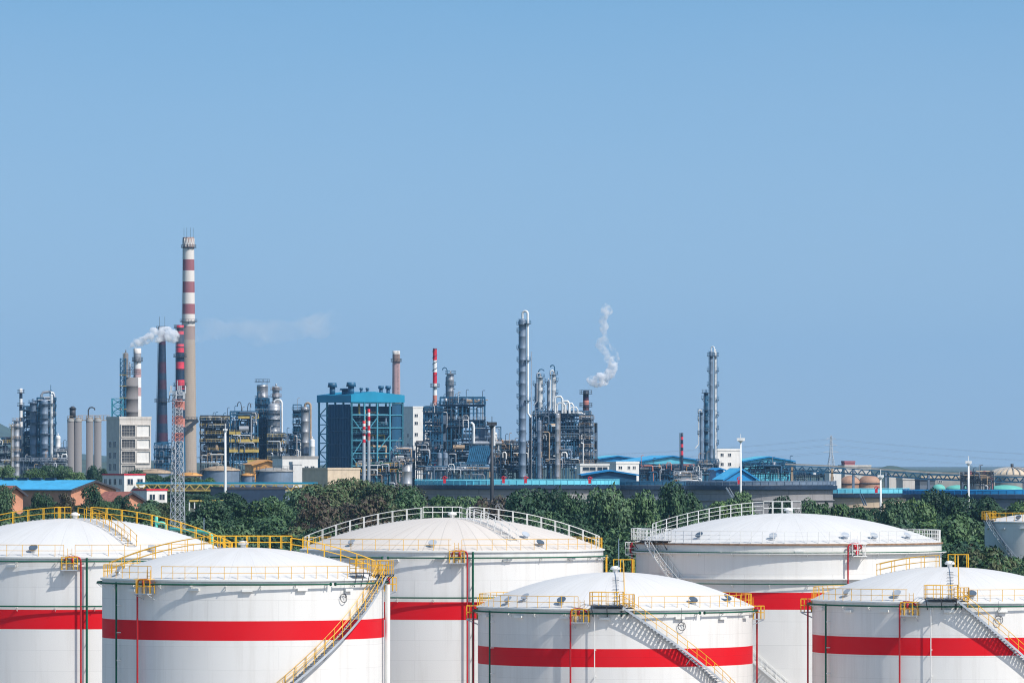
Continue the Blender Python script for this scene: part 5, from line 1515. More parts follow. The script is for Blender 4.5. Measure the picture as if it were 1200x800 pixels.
# conveyor gallery sloping down to the right
YG = 2100.0
t = thing("conveyor_gallery", "long dark truss conveyor gallery with a pale roof sloping down to the right edge", "conveyor gallery", (wx(920, YG), YG, 0))
k_ = 1 / S(YG)
pr = [(0, 543.5), (50, 545.5), (110, 549.5), (170, 553.5), (300, 558)]
for q in range(4):
    (xa, ya), (xb, yb) = pr[q], pr[q + 1]
    A, B = (xa * k_, wz(ya, YG)), (xb * k_, wz(yb, YG))
    mb = MB(); mb.beam((A[0], 0, A[1]), (B[0], 0, B[1]), 3.4, 0.5); mb.build("roof", 'concrete', t)
    mb = MB(); n = int((xb - xa) / 5)
    h = 1.75
    for y in (-1.5, 1.5):
        for dz0 in (0.5, h + 0.5):
            mb.beam((A[0], y, A[1] - dz0), (B[0], y, B[1] - dz0), 0.3)
        for i in range(n):
            u, v = i / n, (i + 1) / n
            p = (A[0] + (B[0] - A[0]) * u, y, A[1] + (B[1] - A[1]) * u - 0.5 - (h if i % 2 else 0)); w_ = (A[0] + (B[0] - A[0]) * v, y, A[1] + (B[1] - A[1]) * v - 0.5 - (0 if i % 2 else h))
            mb.beam(p, w_, 0.22)
    mb.build("truss", 'bluesteel', t)
    mb = MB(); mb.beam((A[0], 0.4, A[1] - h - 0.3), (B[0], 0.4, B[1] - h - 0.3), 2.2, 0.35); mb.build("deck", 'greysteel', t)
for x in (8, 55, 80, 118, 168, 208, 236, 280):
    ya = [a for a in pr if a[0] <= x][-1][1]
    mb = MB(); z = wz(ya + 3.5, YG)
    mb.beam((x * k_, -1.3, 0), (x * k_, -1.3, z), 0.7); mb.beam((x * k_, 1.3, 0), (x * k_, 1.3, z), 0.7); mb.beam((x * k_, -1.3, z - 4), (x * k_, 1.3, z - 0.4), 0.3)
    mb.build("trestle", 'bluegreysh' if x > 60 else 'tan', t)
# brown lagged drums
for (c_, w_, yt, lab) in ((996, 26, 557, "brown lagged tank with a rounded top, left one under the gallery"), (1019, 27, 556, "brown lagged tank with a rounded top, right one under the gallery")):
    Y = 2200; X = wx(c_, Y); g = ground_z(X, Y); R = w_ / 2 / S(Y); H = wz(yt, Y) - g
    t = thing("domed_tank", lab, "tank", (X, Y, g), 0.3, "brown domed tanks under the conveyor gallery")
    mb = MB(); mb.lathe([(R, 0), (R, H - R * 0.75)] + [(max(R * cos(q * pi / 12), 0.03), H - R * 0.75 + R * 0.75 * sin(q * pi / 12)) for q in range(1, 7)], 32); mb.build("shell", 'copper', t)
    mb = MB(); mb.arc(R + 0.1, H - R * 0.75, 0.2, -pi, pi, 32); mb.build("hoop", 'steel_dark', t)
    mb = MB(); mb.tube([P(R + 0.3, 0.9, 0), P(R + 0.3, 0.9, H - R * 0.8), P(R * 0.8, 0.9, H - R * 0.3), P(R * 0.3, 0.9, H + 0.2)], 0.22, 7); mb.build("pipe", 'steel_dark', t)
building("beige works building whose roof shows above the gallery", 984, 990, 1021, 546.8, 2500, 10, 'wallcream', (), roof='wallcream')
building("pinkish roof box on top of the beige works building", 988, 990, 1002, 542, 2510, 10, 'chimred', (), roof='chimred')
building("white shed between the gallery legs", 968, 972, 986, 552, 2180, 10, 'wallwhite', ((974, 977, 558, 562),), roof='wallwhite')
building("grey concrete pump house right of the brown tanks", 1038, 1042, 1060, 557, 2260, 10, 'wallcream', (), roof='concrete')
building("long low pale building behind the blue wind fence", 1052, 1058, 1078, 562, 2160, 12, 'wallcream', (), roof='wallcream')
building("row of pale storerooms along the gallery", 1076, 1080, 1128, 560, 2300, 8, 'concrete', ((1090, 1094, 563, 565), (1100, 1104, 563, 565)), roof='walltan')
building("slate blue switch house at the fence", 1074, 1078, 1096, 563, 2140, 8, 'slate_tank_shade', (), roof='navy')
structure("dark transfer tower where the gallery ends at right", 1126, 1164, 553, 2080, (558, 564), 10, 5, 'steel_dark', rails='greysteel', n_pipes=26, n_vessels=8, seed=80, beam=0.4, stair=False, palette=('silver', 'chimred', 'tan', 'steel_dark', 'greysteel', 'bluesteel'))
for (cx, hw, yt, yb, rm, lab, Y) in ((1186, 26, 548, 556.5, 'walltan', "striped cream dome roof at the right edge", 2500), (1151, 15, 551.5, 556, 'greysteel', "dark low dome left of the striped cream dome", 2450),
                                  (1122, 13, 568, 573, 'tealroof', "small sea-green cone roof behind the blue wind fence", 2130), (1178, 20, 568, 573.5, 'tealroof', "larger sea-green cone roof near the right edge", 2130), (1100, 7, 567, 573, 'tealroof', "tiny sea-green cone roof left of the others", 2140)):
    X = wx(cx, Y); g = ground_z(X, Y); R = hw / S(Y); H0, H1 = wz(yb, Y) - g, wz(yt, Y) - g
    t = thing("round_store", lab, "round building", (X, Y, g))
    mb = MB(); mb.lathe([(R, -1), (R, H0)], 40); mb.build("wall", 'concrete', t)
    mb = MB(); mb.lathe([(R + 0.3, H0 + 0.01)] + [(max((R + 0.3) * cos(q * pi / 12), 0.05), H0 + (H1 - H0) * sin(q * pi / 12)) for q in range(1, 7)], 40, smooth=rm != 'tealroof'); rr_ = mb.build("roof", rm, t)
    if rm == 'walltan':
        mb = MB()
        for q in range(22):
            a = 2 * pi * q / 22
            mb.tube([P((R + 0.35) * cos(e * pi / 12), a, H0 + 0.12 + (H1 - H0) * sin(e * pi / 12)) for e in range(6)], 0.35, 5)
        mb.build("roof_ribs", 'concrete', rr_)
        mb = MB(); mb.cyl(0, 0, H1, H1 + 1.6, 0.6, seg=8); mb.build("ventilator", 'steel_dark', rr_)
mast("white floodlight mast near the right edge with a boxy head", 1135, 536, 1500, 0.27, heads=4, crown_w=1.3)
mast("short white floodlight mast over the beige tank wall", 1032, 552, 1400, 0.25, heads=4, crown_w=1.2)

# ------------------------------------------------------------------ floating-roof tanks with blue wind fences
YF = 1950.0
tk = []
tk.append(open_tank("huge grey floating-roof tank with a cyan wind fence below the central unit", 606, 116, 561.5, 567.5, YF, 'concrete_tank', 'cyanfence'))
tk.append(open_tank("floating-roof tank, shade painted into its wall, dull blue fence below the right column group", 768, 78, 563.5, 568, YF + 20, 'slate_tank_shade', 'bluesteel'))  # darker wall colour gives this tank its shade
tk.append(open_tank("grey floating-roof tank with a dull blue fence below the white three-storey block", 892, 84, 563.5, 568, YF - 80, 'concrete_tank', 'bluegreysh'))
tk.append(open_tank("beige floating-roof tank with a cyan fence between two larger ones", 1000, 62, 572, 577.5, YF + 60, 'beige_tank', 'cyanfence'))
tk.append(open_tank("floating-roof tank, shade painted into its wall, vivid blue wind fence at the right edge", 1190, 128, 573.5, 578.5, YF - 100, 'slate_tank_shade', 'blue'))  # shaded side of a grey tank, put into the wall colour all round
# red foam monitors on the fences
for (px, py, Y, lab) in ((521, 559.5, YF - 60, "red fire monitor on the left end of the cyan fence"), (590, 559.5, YF - 62, "red fire monitor on the cyan fence, next to the dark mast"), (616, 559.5, YF - 60, "red fire monitor on the middle of the cyan fence"),
                         (691, 560, YF - 50, "red hooped fire monitor near the right end of the cyan fence"), (866, 560.5, YF - 110, "red hooped fire monitor at the foot of the white mast"), (1027, 571, YF + 20, "dark red fire monitor on the beige tank")):
    X = wx(px, Y); t = thing("fire_monitor", lab, "fire monitor", (X, Y, wz(py + 4, Y)))
    z = 5.5 / S(Y)
    mb = MB(); mb.box(-0.4, 0.4, -0.3, 0.3, -0.6, z * 0.45); mb.build("cabinet", 'signalred', t)
    mb = MB(); mb.tube([(-0.5, 0, z * 0.45), (-0.4, 0, z * 0.85), (0.0, 0, z), (0.4, 0, z * 0.85), (0.5, 0, z * 0.45)], 0.16, 7); mb.build("hoop", 'signalred', t)
    mb = MB(); mb.beam((0, 0, z * 0.5), (0.9, -0.4, z * 0.8), 0.2); mb.build("nozzle", 'signalred', t)
# slanted stair on tank walls
for (px, py, Y, dx, dyy, lab) in ((852, 571, YF - 195, 3.2, 12, "pale slanted stair against the dark tank wall"), (1008, 578, YF + 0, 2.5, 14, "blue slanted stair against the beige tank wall")):
    k_ = 1 / S(Y); t = thing("tank_stair", lab, "stair", (wx(px, Y), Y - 2, wz(py, Y)))
    for o_ in (-0.35, 0.35):
        mb = MB(); mb.beam((o_, o_, 0), (o_ + dx * 2.2 * k_, o_ - 1, -dyy * k_), 0.12, 0.4); mb.build("stringer", 'steel' if px < 900 else 'bluegreysh', t)
    mb = MB()
    for q in range(16): mb.box(-0.4 + dx * 2.2 * k_ * q / 16, 0.4 + dx * 2.2 * k_ * q / 16, -0.3, 0.3, -dyy * k_ * q / 16 - 0.03, -dyy * k_ * q / 16)
    mb.build("treads", 'steel_dark', t)

# ------------------------------------------------------------------ far high-voltage pylon and its wires
YY = 5200.0
t = thing("power_pylon", "faint high-voltage pylon far behind the conveyor gallery", "pylon", base_at(974, YY), 0.3)
g = t.location.z; H = wz(510, YY) - g
mb = MB(); lattice(mb, sq(4.5, 0), sq(1.0, H * 0.62), 7, 0.2); lattice(mb, sq(1.0, H * 0.62), sq(0.5, H), 5, 0.16); mb.build("lattice_body", 'steel', t)
arms = []
for fz, hw_ in ((0.66, 6.5), (0.80, 5.5), (0.93, 4.5)):
    for sg in (-1, 1):
        mb = MB(); mb.beam((0, 0, H * fz), (sg * hw_, 0, H * fz), 0.2); mb.beam((0, 0, H * (fz + 0.04)), (sg * hw_, 0, H * fz), 0.2); mb.build("cross_arm", 'steel', t)
        arms.append((sg * hw_, fz))
for i, (ax, fz) in enumerate(arms):
    x0 = t.location.x + ax
    for e, (dx, dy_, nm) in enumerate(((-520, 900, 'left'), (520, -700, 'right'))):
        pts = []
        for q in range(15):
            u = q / 14
            pts.append((x0 + dx * u, YY + dy_ * u, g + H * fz - 55 * 4 * u * (1 - u) * 0.25 - (6 if e else 0) * u))
        mb = MB(); mb.tube(pts, 0.05, 4)
        o = mb.build("power_line", 'steel', None)
        tag(o, f"thin power line sagging off to the {nm} of the faint far pylon", "power line", f"power lines running {nm} from the far pylon")

# ------------------------------------------------------------------ brick houses and white annex on the left
r_, W_, ze_, zr_ = gable_house("brick workshop with a long light blue roof at far left", 83, 132, 563.5, 573.5, 1500, 52, 62, 'brick', 'blueroof')
for q in range(11):
    mb = MB(); mb.box(W_ / 2 - 0.4, W_ / 2 + 0.4, 12 + 4.4 * q, 15 + 4.4 * q, zr_ + 0.2, zr_ + 0.75); mb.build("ridge_vent", 'navy', r_)
gable_house("small orange brick house with a red tiled roof at the left edge", 4.5, 25, 570, 579, 1330, 50, 26, 'brick', 'rooftile')
gable_house("brick gable with an orange end wall half hidden by trees left of the mast", 137, 166, 577, 587, 1380, 48, 7, 'brick', 'rooftile')
building("white annex with a red eaves line behind the brick workshop", 118, 145.5, 169, 556.5, 1650, 40, 'wallwhite', ((149, 155, 561, 567.5), (160, 166, 561, 567.5)), side_windows=((120.5, 123.5, 561, 567.5), (126.5, 129.5, 561, 567.5), (132.5, 135.5, 561, 567.5), (139.5, 142.5, 561, 567.5)), roof='signalred', parapet=0.12)
building("lower white annex with grey windows in front of the other", 160, 172, 195, 574.5, 1420, 34, 'wallwhite', ((175, 181, 579, 585.5), (186, 192, 579, 585.5)), roof='signalred', parapet=0.12)
t = thing("yellow_beam_fence", "pale yellow pipe rail running behind the lattice mast", "pipe", (wx(222, 1150), 1150, wz(587, 1150)))
mb = MB(); mb.tube([(0, 0, 0), (40 / S(1150), 0, 0)], 0.2, 8); mb.build("pipe", 'yellowd', t)
mb = MB(); [mb.beam((q * 6 / S(1150), 0, -5), (q * 6 / S(1150), 0, 0), 0.2) for q in range(7)]; mb.build("supports", 'ywhite', t)
# mint green pipe loops between the left tanks
t = thing("mint_pipe", "mint green pipe bend standing between the left tank and the lattice mast", "pipe", (0, 700, 0))
k_ = 1 / S(700)
mb = MB()
def zp(py): return wz(py, 700)
def xp(px): return wx(px, 700)
mb.tube(smooth_path([(xp(183), 0, 0), (xp(183), 0, zp(619)), (xp(184), 0, zp(614.5)), (xp(187), 0, zp(612.3)), (xp(191), 0, zp(612.6)), (xp(194), 0, zp(615)), (xp(194.5), 0, zp(619)), (xp(194.5), 0, zp(640))]), 0.17, 9); mb.build("left_bend", 'mint', t)
t = thing("mint_pipe", "thin mint green pipe arching down behind the left foreground tank", "pipe", (0, 640, 0))
k_ = 1 / S(640)
zq = lambda py: wz(py, 640); xq = lambda px: wx(px, 640)
mb = MB(); mb.tube([(xq(196), 6, zq(620)), (xq(215), 4, zq(621.5)), (xq(240), 0, zq(623)), (xq(245), 0, zq(624)), (xq(248), 0, zq(627)), (xq(248.5), 0, zq(640)), (xq(248.5), 0, 0)], 0.15, 9); mb.build("arch", 'mint', t)
for (x, y0, Y, lab) in ((239, 608, 720, "bare thin pole in the trees left of the cream dome tank"), (725, 632, 700, "bare thin pole in front of the trees left of the weathered tank")):
    t = thing("pole", lab, "pole", base_at(x, Y)); mb = MB(); mb.lathe([(0.08, -0.5), (0.045, wz(y0, Y) - t.location.z)], 8, cap1=True); mb.build("shaft", 'bluegreysh', t)
    mb = MB(); mb.cyl(0, 0, wz(y0, Y) - t.location.z, wz(y0, Y) - t.location.z + 0.12, 0.06, seg=8); mb.build("cap", 'bluegreysh', t)


# ------------------------------------------------------------------ trees
def crown_mesh(name, seed, w, h, n_leaf, leaf, mats, lobes=30):
    """crown of many leaf sprays: lobes of uneven size, each a loose shell of small folded faces, gaps between them"""
    rnd = random.Random(seed)
    L = []
    for i in range(lobes):
        t = i / lobes
        a = rnd.uniform(0, 2 * pi); zz = rnd.uniform(0.12, 0.93)
        env = sqrt(max(0.08, 1 - ((zz - 0.42) / 0.62) ** 2))
        rr = rnd.uniform(0.2, 1.0) ** 0.7 * env * w / 2 * 0.84
        rad = rnd.uniform(0.09, 0.24) * w * (0.65 + 0.35 * env)
        L.append((Vector((rr * cos(a), rr * sin(a), h * zz)), rad))
    L.append((Vector((rnd.uniform(-.1, .1) * w, rnd.uniform(-.1, .1) * w, h * 0.86)), 0.2 * w))
    L.append((Vector((0, 0, h * 0.5)), 0.34 * w))
    mb = MB()
    tot = sum(r * r for _, r in L)
    for c, r in L:
        k = int(n_leaf * r * r / tot)
        li = rnd.random()
        for _ in range(k):
            d = Vector((rnd.gauss(0, 1), rnd.gauss(0, 1), rnd.gauss(0, 1) + 0.25)).normalized()
            nz = 1 + 0.35 * noise.noise((c + d * r) * 0.8 + Vector((seed, 0, 0)))
            p = c + Vector((d.x, d.y, d.z * 0.82)) * r * nz * (rnd.uniform(0.55, 1.05) ** 0.5)
            nrm = (d + Vector((rnd.gauss(0, .55), rnd.gauss(0, .55), rnd.gauss(0, .55) + 0.35))).normalized()
            s_ = leaf * rnd.uniform(0.5, 1.25)
            u = nrm.orthogonal().normalized(); u.rotate(Matrix.Rotation(rnd.uniform(0, 6.28), 3, nrm)); v = nrm.cross(u)
            q = [p - u * s_ * 0.5, p + v * s_ * 0.34 - nrm * s_ * 0.1, p + u * s_ * 0.55, p - v * s_ * 0.30 - nrm * s_ * 0.12]
            mb.add(q, [(0, 1, 2, 3)], 1 if (rnd.random() < 0.18 + 0.25 * li) else 0)
    me = bpy.data.meshes.new(name)
    me.from_pydata(mb.v, [], mb.f)
    for m_ in mats: me.materials.append(M[m_])
    me.polygons.foreach_set("material_index", mb.mi)
    me.update()
    return me


def trunk_mesh(seed, w, h):
    rnd = random.Random(seed)
    mb = MB()
    r0 = 0.035 * w + 0.08
    pts = [(0, 0, -1.0), (0.05 * w * rnd.uniform(-1, 1), 0, h * 0.3), (0.06 * w * rnd.uniform(-1, 1), 0.04 * w, h * 0.6)]
    mb.lathe([(r0 * 1.4, -1), (r0, 0.6), (r0 * 0.75, h * 0.35), (r0 * 0.45, h * 0.65), (0.03, h * 0.85)], 8)
    for k in range(6):
        a = rnd.uniform(0, 6.28); z = h * rnd.uniform(0.22, 0.6)
        mb.tube([(0, 0, z), (cos(a) * w * 0.15, sin(a) * w * 0.15, z + h * 0.12), (cos(a) * w * 0.32, sin(a) * w * 0.32, z + h * 0.2)], r0 * 0.35, 5)
    me = bpy.data.meshes.new("trunk")
    me.from_pydata(mb.v, [], mb.f); me.materials.append(M['bark']); me.update()
    return me


KIND = {}
specs = {'dark': ('leaf_dark', 'leaf_mid'), 'mid': ('leaf_mid', 'leaf_dark'), 'olive': ('leaf_olive', 'leaf_mid'), 'bright': ('leaf_mid', 'leaf_bright'), 'brown': ('leaf_brown', 'leaf_olive')}
for i, (k, m_) in enumerate(specs.items()):
    KIND[k] = []
    for j in range(3 if k in ('dark', 'mid') else 2):
        w, h = (9.0, 10.0) if j != 1 else (7.6, 11.0)
        KIND[k].append((crown_mesh("crown", 100 + i * 7 + j, w, h * 0.86, 8500, 0.48, m_), trunk_mesh(50 + i * 7 + j, w, h), w, h))
n_tree = 0


def tree(px, py_top, Y, kind, label, w_px=None, group=None, seed=None):
    global n_tree
    n_tree += 1
    rnd = random.Random(n_tree * 13 + 5)
    crown, trunk, w, h = rnd.choice(KIND[kind])
    X = wx(px, Y); g = ground_z(X, Y)
    Ht = max(wz(py_top, Y) - g, 4.0)
    sz = Ht / h
    sx = (w_px / S(Y) / w) if w_px else min(sz, 1.25) * rnd.uniform(0.9, 1.15)
    t = thing("broadleaf_tree", label, "tree", (X, Y, g), rnd.uniform(0, 6.28), group)
    c = bpy.data.objects.new("crown", crown); COL.objects.link(c); c.parent = t
    c.scale = (sx, sx, sz); c.location = (0, 0, h * 0.14 * sz)
    k = bpy.data.objects.new("trunk", trunk); COL.objects.link(k); k.parent = t; k.scale = (min(sx, 1.2), min(sx, 1.2), sz)
    return t


DESC = {'dark': 'dark green', 'mid': 'mid green', 'olive': 'olive green', 'bright': 'fresh green', 'brown': 'brownish'}
NAMED = [
    # px, top, Y, kind, width px, label
    (5, 572, 1100, 'dark', 34, "dark conical tree cut by the left edge before the small brick house"),
    (50, 580, 1120, 'mid', 34, "rounded green tree below the slate wall left of the brick workshop"),
    (78, 577, 1150, 'brown', 32, "brown thinly leaved tree before the long blue roof"),
    (106, 571, 1130, 'dark', 38, "dark pointed tree in front of the brick workshop gable"),
    (126, 590, 1080, 'mid', 30, "low green tree at the right foot of the brick gable"),
    (142, 580, 1120, 'dark', 30, "dark tree covering the small orange gable"),
    (176, 593, 1060, 'mid', 40, "green tree left of the lattice mast below the white annex"),
    (192, 588, 1090, 'olive', 26, "small olive tree directly behind the lattice mast"),
    (245, 586, 1050, 'dark', 44, "dark tree right of the lattice mast"),
    (262, 578, 1200, 'dark', 36, "dark tree at the foot of the tall white floodlight mast"),
    (300, 586, 1020, 'bright', 46, "fresh green tree before the slate warehouse"),
    (322, 583, 1100, 'mid', 40, "green tree under the right end of the truss bridge"),
    (352, 575, 1120, 'dark', 42, "dark tree in front of the tan hall's shaded side"),
    (384, 566, 1180, 'olive', 46, "olive tree overlapping the tan hall"),
    (374, 584, 960, 'brown', 50, "brownish tree just left of the cream dome tank"),
    (412, 561, 1200, 'olive', 44, "tall olive tree hiding the right end of the tan hall"),
    (428, 580, 980, 'brown', 54, "brown-green tree behind the left end of the cream dome"),
    (440, 566, 1150, 'olive', 44, "olive tree under the two striped stacks"),
    (468, 569, 1160, 'olive', 46, "broad olive tree below the stout silver drum"),
    (487, 575, 1100, 'mid', 40, "green tree at the left end of the cyan wind fence"),
    (516, 581, 1080, 'bright', 42, "fresh green tree under the left of the cyan fence"),
    (548, 583, 1060, 'mid', 44, "green tree behind the apex of the cream dome"),
    (572, 586, 1050, 'brown', 44, "reddish brown tree beside the dark floodlight mast"),
    (618, 572, 1000, 'dark', 50, "dark tall tree right of the dark floodlight mast"),
    (648, 576, 1020, 'dark', 48, "dark tree between the cream dome and the weathered tank"),
    (672, 583, 1010, 'mid', 40, "green tree behind the right end of the cream dome"),
    (712, 575, 920, 'dark', 52, "big dark tree with a domed crown between the two wide tanks"),
    (742, 580, 925, 'mid', 46, "big green tree directly right of the dark domed one"),
    (785, 572, 960, 'dark', 36, "dark pointed tree before the dark tank wall"),
    (812, 580, 985, 'mid', 38, "green tree left of the weathered tank's dome rail"),
    (846, 587, 1000, 'bright', 40, "fresh green tree above the weathered tank's dome rail"),
    (866, 578, 1080, 'mid', 34, "small green tree against the dark tank wall's pale patch"),
    (917, 581, 1020, 'dark', 32, "dark shrub-like tree behind the weathered tank's apex rail"),
    (952, 588, 1000, 'mid', 36, "green tree just right of the weathered tank's apex rail"),
    (980, 590, 1010, 'bright', 38, "fresh green tree before the beige tank wall"),
    (1012, 596, 1000, 'mid', 40, "green tree at the foot of the blue slanted stair"),
    (1045, 590, 1040, 'dark', 42, "dark tree right of the short white floodlight mast"),
    (1068, 586, 1060, 'bright', 44, "fresh green tree before the vivid blue fence's left end"),
    (1100, 578, 1120, 'dark', 44, "tall dark tree under the sea-green cone roofs"),
    (1130, 584, 1080, 'dark', 46, "dark tree at the foot of the boxy floodlight mast"),
    (1160, 585, 1060, 'mid', 44, "green tree above the small tank at the right edge"),
    (1190, 589, 1080, 'bright', 44, "fresh green tree at the right edge behind the small tank"),
    (1118, 606, 880, 'mid', 60, "broad green tree left of the small right tank, middle of the slope"),
    (1146, 640, 770, 'olive', 52, "sunlit olive tree right above the right foreground tank"),
    (1176, 655, 765, 'olive', 50, "olive tree overlapping the foot of the small right tank"),
    (1196, 668, 760, 'dark', 44, "dark bush at the right edge below the small tank"),
]
for (px, pt, Y, k, wpx, lab) in NAMED:
    tree(px, pt, Y, k, lab, wpx * (0.95 if px < 150 else 1.5))
# trees inside the plant, behind the brick workshop and round the grey tanks
for (px, pt, Y, k, wpx, lab) in [(8, 547, 1700, 'mid', 30, "green tree behind the long blue roof at the left edge"), (42, 549, 1720, 'bright', 30, "fresh green tree behind the blue roof, under the arched pipe"), (58, 546, 1750, 'dark', 28, "dark tree behind the blue roof, under the crude unit"),
                                 (72, 547, 1740, 'mid', 26, "mid green tree behind the blue roof, left of the silos"), (88, 553, 1690, 'bright', 28, "bright green tree at the foot of the left silo pair"), (108, 545, 1900, 'dark', 24, "dark tree between the silo pairs and the cream block"),
                                 (118, 550, 1850, 'dark', 20, "dark tree at the left foot of the cream concrete block"), (160, 552, 1700, 'dark', 34, "dark tree before the cream concrete block"), (178, 556, 1700, 'mid', 32, "mid green tree under the pale half-hidden grey tank"),
                                 (198, 557, 1690, 'mid', 30, "mid green tree behind the lattice mast, above the truss bridge"), (225, 558, 1690, 'olive', 32, "olive tree above the truss bridge"), (244, 560, 1680, 'bright', 28, "yellow-green tree before the rusty-edged grey tank"),
                                 (212, 578, 1450, 'dark', 40, "dark tree under the truss bridge beside the lattice mast"), (236, 579, 1440, 'dark', 36, "dark tree under the truss bridge left of the white mast")]:
    tree(px, pt, Y, k, lab, wpx * 1.15)
# the rest of the belt: rows of trees nothing tells apart, rising behind the tank farm
prof = [(0, 588), (60, 590), (110, 586), (170, 600), (240, 594), (330, 590), (400, 580), (470, 582), (520, 592), (590, 596), (640, 586), (700, 588), (760, 586), (830, 592), (900, 594), (960, 598), (1050, 598), (1110, 592), (1200, 598)]


def prof_y(px):
    for (a, ya), (b, yb) in zip(prof, prof[1:]):
        if a <= px <= b:
            return ya + (yb - ya) * (px - a) / (b - a)
    return 590
rnd = random.Random(77)
ZONES = [(-60, 205, "behind the left-edge tank"), (205, 350, "between the lattice mast and the cream dome"), (350, 610, "behind the cream dome"), (610, 760, "between the cream dome and the weathered tank"), (760, 1100, "behind the weathered tank"), (1100, 1270, "round the small right-edge tank")]
for (Y, drop, step, first) in ((1230, 2, 30, -30), (1100, 9, 32, -18), (990, 18, 34, -34), (900, 30, 38, -14), (830, 44, 42, -30), (780, 58, 46, -20)):
    px = first
    while px < 1225:
        jx = px + rnd.uniform(-8, 8)
        k = rnd.choice(('dark', 'dark', 'mid', 'mid', 'bright' if 230 < jx < 620 or jx > 900 else 'dark', 'olive' if 350 < jx < 520 else 'mid'))
        if 350 < jx < 500 and rnd.random() < 0.5: k = rnd.choice(('olive', 'brown'))
        top = prof_y(jx) + drop + rnd.uniform(-4, 7)
        skip = (Y < 960 and 1150 < jx < 1300 and Y > 790)
        if not skip:
            zn = [z for z in ZONES if z[0] <= jx < z[1]]
            zn = zn[0][2] if zn else ZONES[0][2]
            tier = "upper" if Y >= 1100 else ("middle" if Y >= 900 else "lower")
            tree(jx, top, Y + rnd.uniform(-18, 18), k, f"{DESC[k]} tree, {tier} belt, {zn}", None, f"{DESC[k]} trees, {tier} rows, {zn}")
        px += step * rnd.uniform(0.85, 1.15)

# undergrowth closing the gaps on the slope
me_b = crown_mesh("shrub", 900, 8.0, 3.2, 2600, 0.7, ('leaf_dark', 'leaf_mid'), 12)
mbv, mbf = [], []
base_v = [v.co.copy() for v in me_b.vertices]; base_f = [tuple(p.vertices) for p in me_b.polygons]
rnd = random.Random(3)
for i in range(70):
    Y = rnd.uniform(750, 1300); X = wx(rnd.uniform(-40, 1240), Y); g = ground_z(X, Y) - 0.4
    a = rnd.uniform(0, 6.28); sc_ = rnd.uniform(0.8, 1.6); o_ = len(mbv)
    ca, sa = cos(a) * sc_, sin(a) * sc_
    mbv += [(X + p.x * ca - p.y * sa, Y + p.x * sa + p.y * ca, g + p.z * sc_) for p in base_v]
    mbf += [tuple(q + o_ for q in f) for f in base_f]
me = bpy.data.meshes.new("undergrowth"); me.from_pydata(mbv, [], mbf); me.materials.append(M['leaf_dark']); me.update()
o = bpy.data.objects.new("undergrowth", me); COL.objects.link(o)
tag(o, "low dark undergrowth between the trees of the belt", "undergrowth", kind="stuff")
bpy.data.meshes.remove(me_b)

# ------------------------------------------------------------------ distant hills
m_h = mat("wooded_hill", (0.05, 0.075, 0.05), 0.95, var=0.3, scale=0.01)
for (nm, Y, pts) in (("far_hills", 11500, [(-60, 494), (0, 496), (18, 505), (45, 519), (90, 531), (200, 541), (400, 546), (700, 548), (930, 550), (1010, 550), (1060, 550), (1130, 551), (1260, 551)]),
                     ("near_hills", 6500, [(-60, 520), (30, 530), (120, 541), (400, 545), (760, 549), (900, 552), (1000, 552), (1028, 548.5), (1040, 545.5), (1052, 546.5), (1066, 550), (1130, 553), (1260, 553)])):
    vs = []; fs = []
    n = 240
    for i in range(n + 1):
        px = -60 + 1320 * i / n
        for (a, ya), (b, yb) in zip(pts, pts[1:]):
            if a <= px <= b: y = ya + (yb - ya) * (px - a) / (b - a)
        y += 0.8 * noise.noise((px * 0.05, Y, 0)) + 0.35 * noise.noise((px * 0.35, Y, 3))
        X = wx(px, Y); z = wz(y, Y)
        for k, (dy, f) in enumerate(((-900, 0), (-500, 0.55), (-150, 0.9), (0, 1.0), (300, 0.85), (1200, 0))):
            vs.append((X * (1 + dy / Y), Y + dy, -2 + (z + 2) * f))
    for i in range(n):
        for k in range(5):
            a = i * 6 + k; fs.append((a, a + 6, a + 7, a + 1))
    mb = MB(); mb.add(vs, fs, 0, True)
    tag(mb.build(nm, m_h), kind="structure")


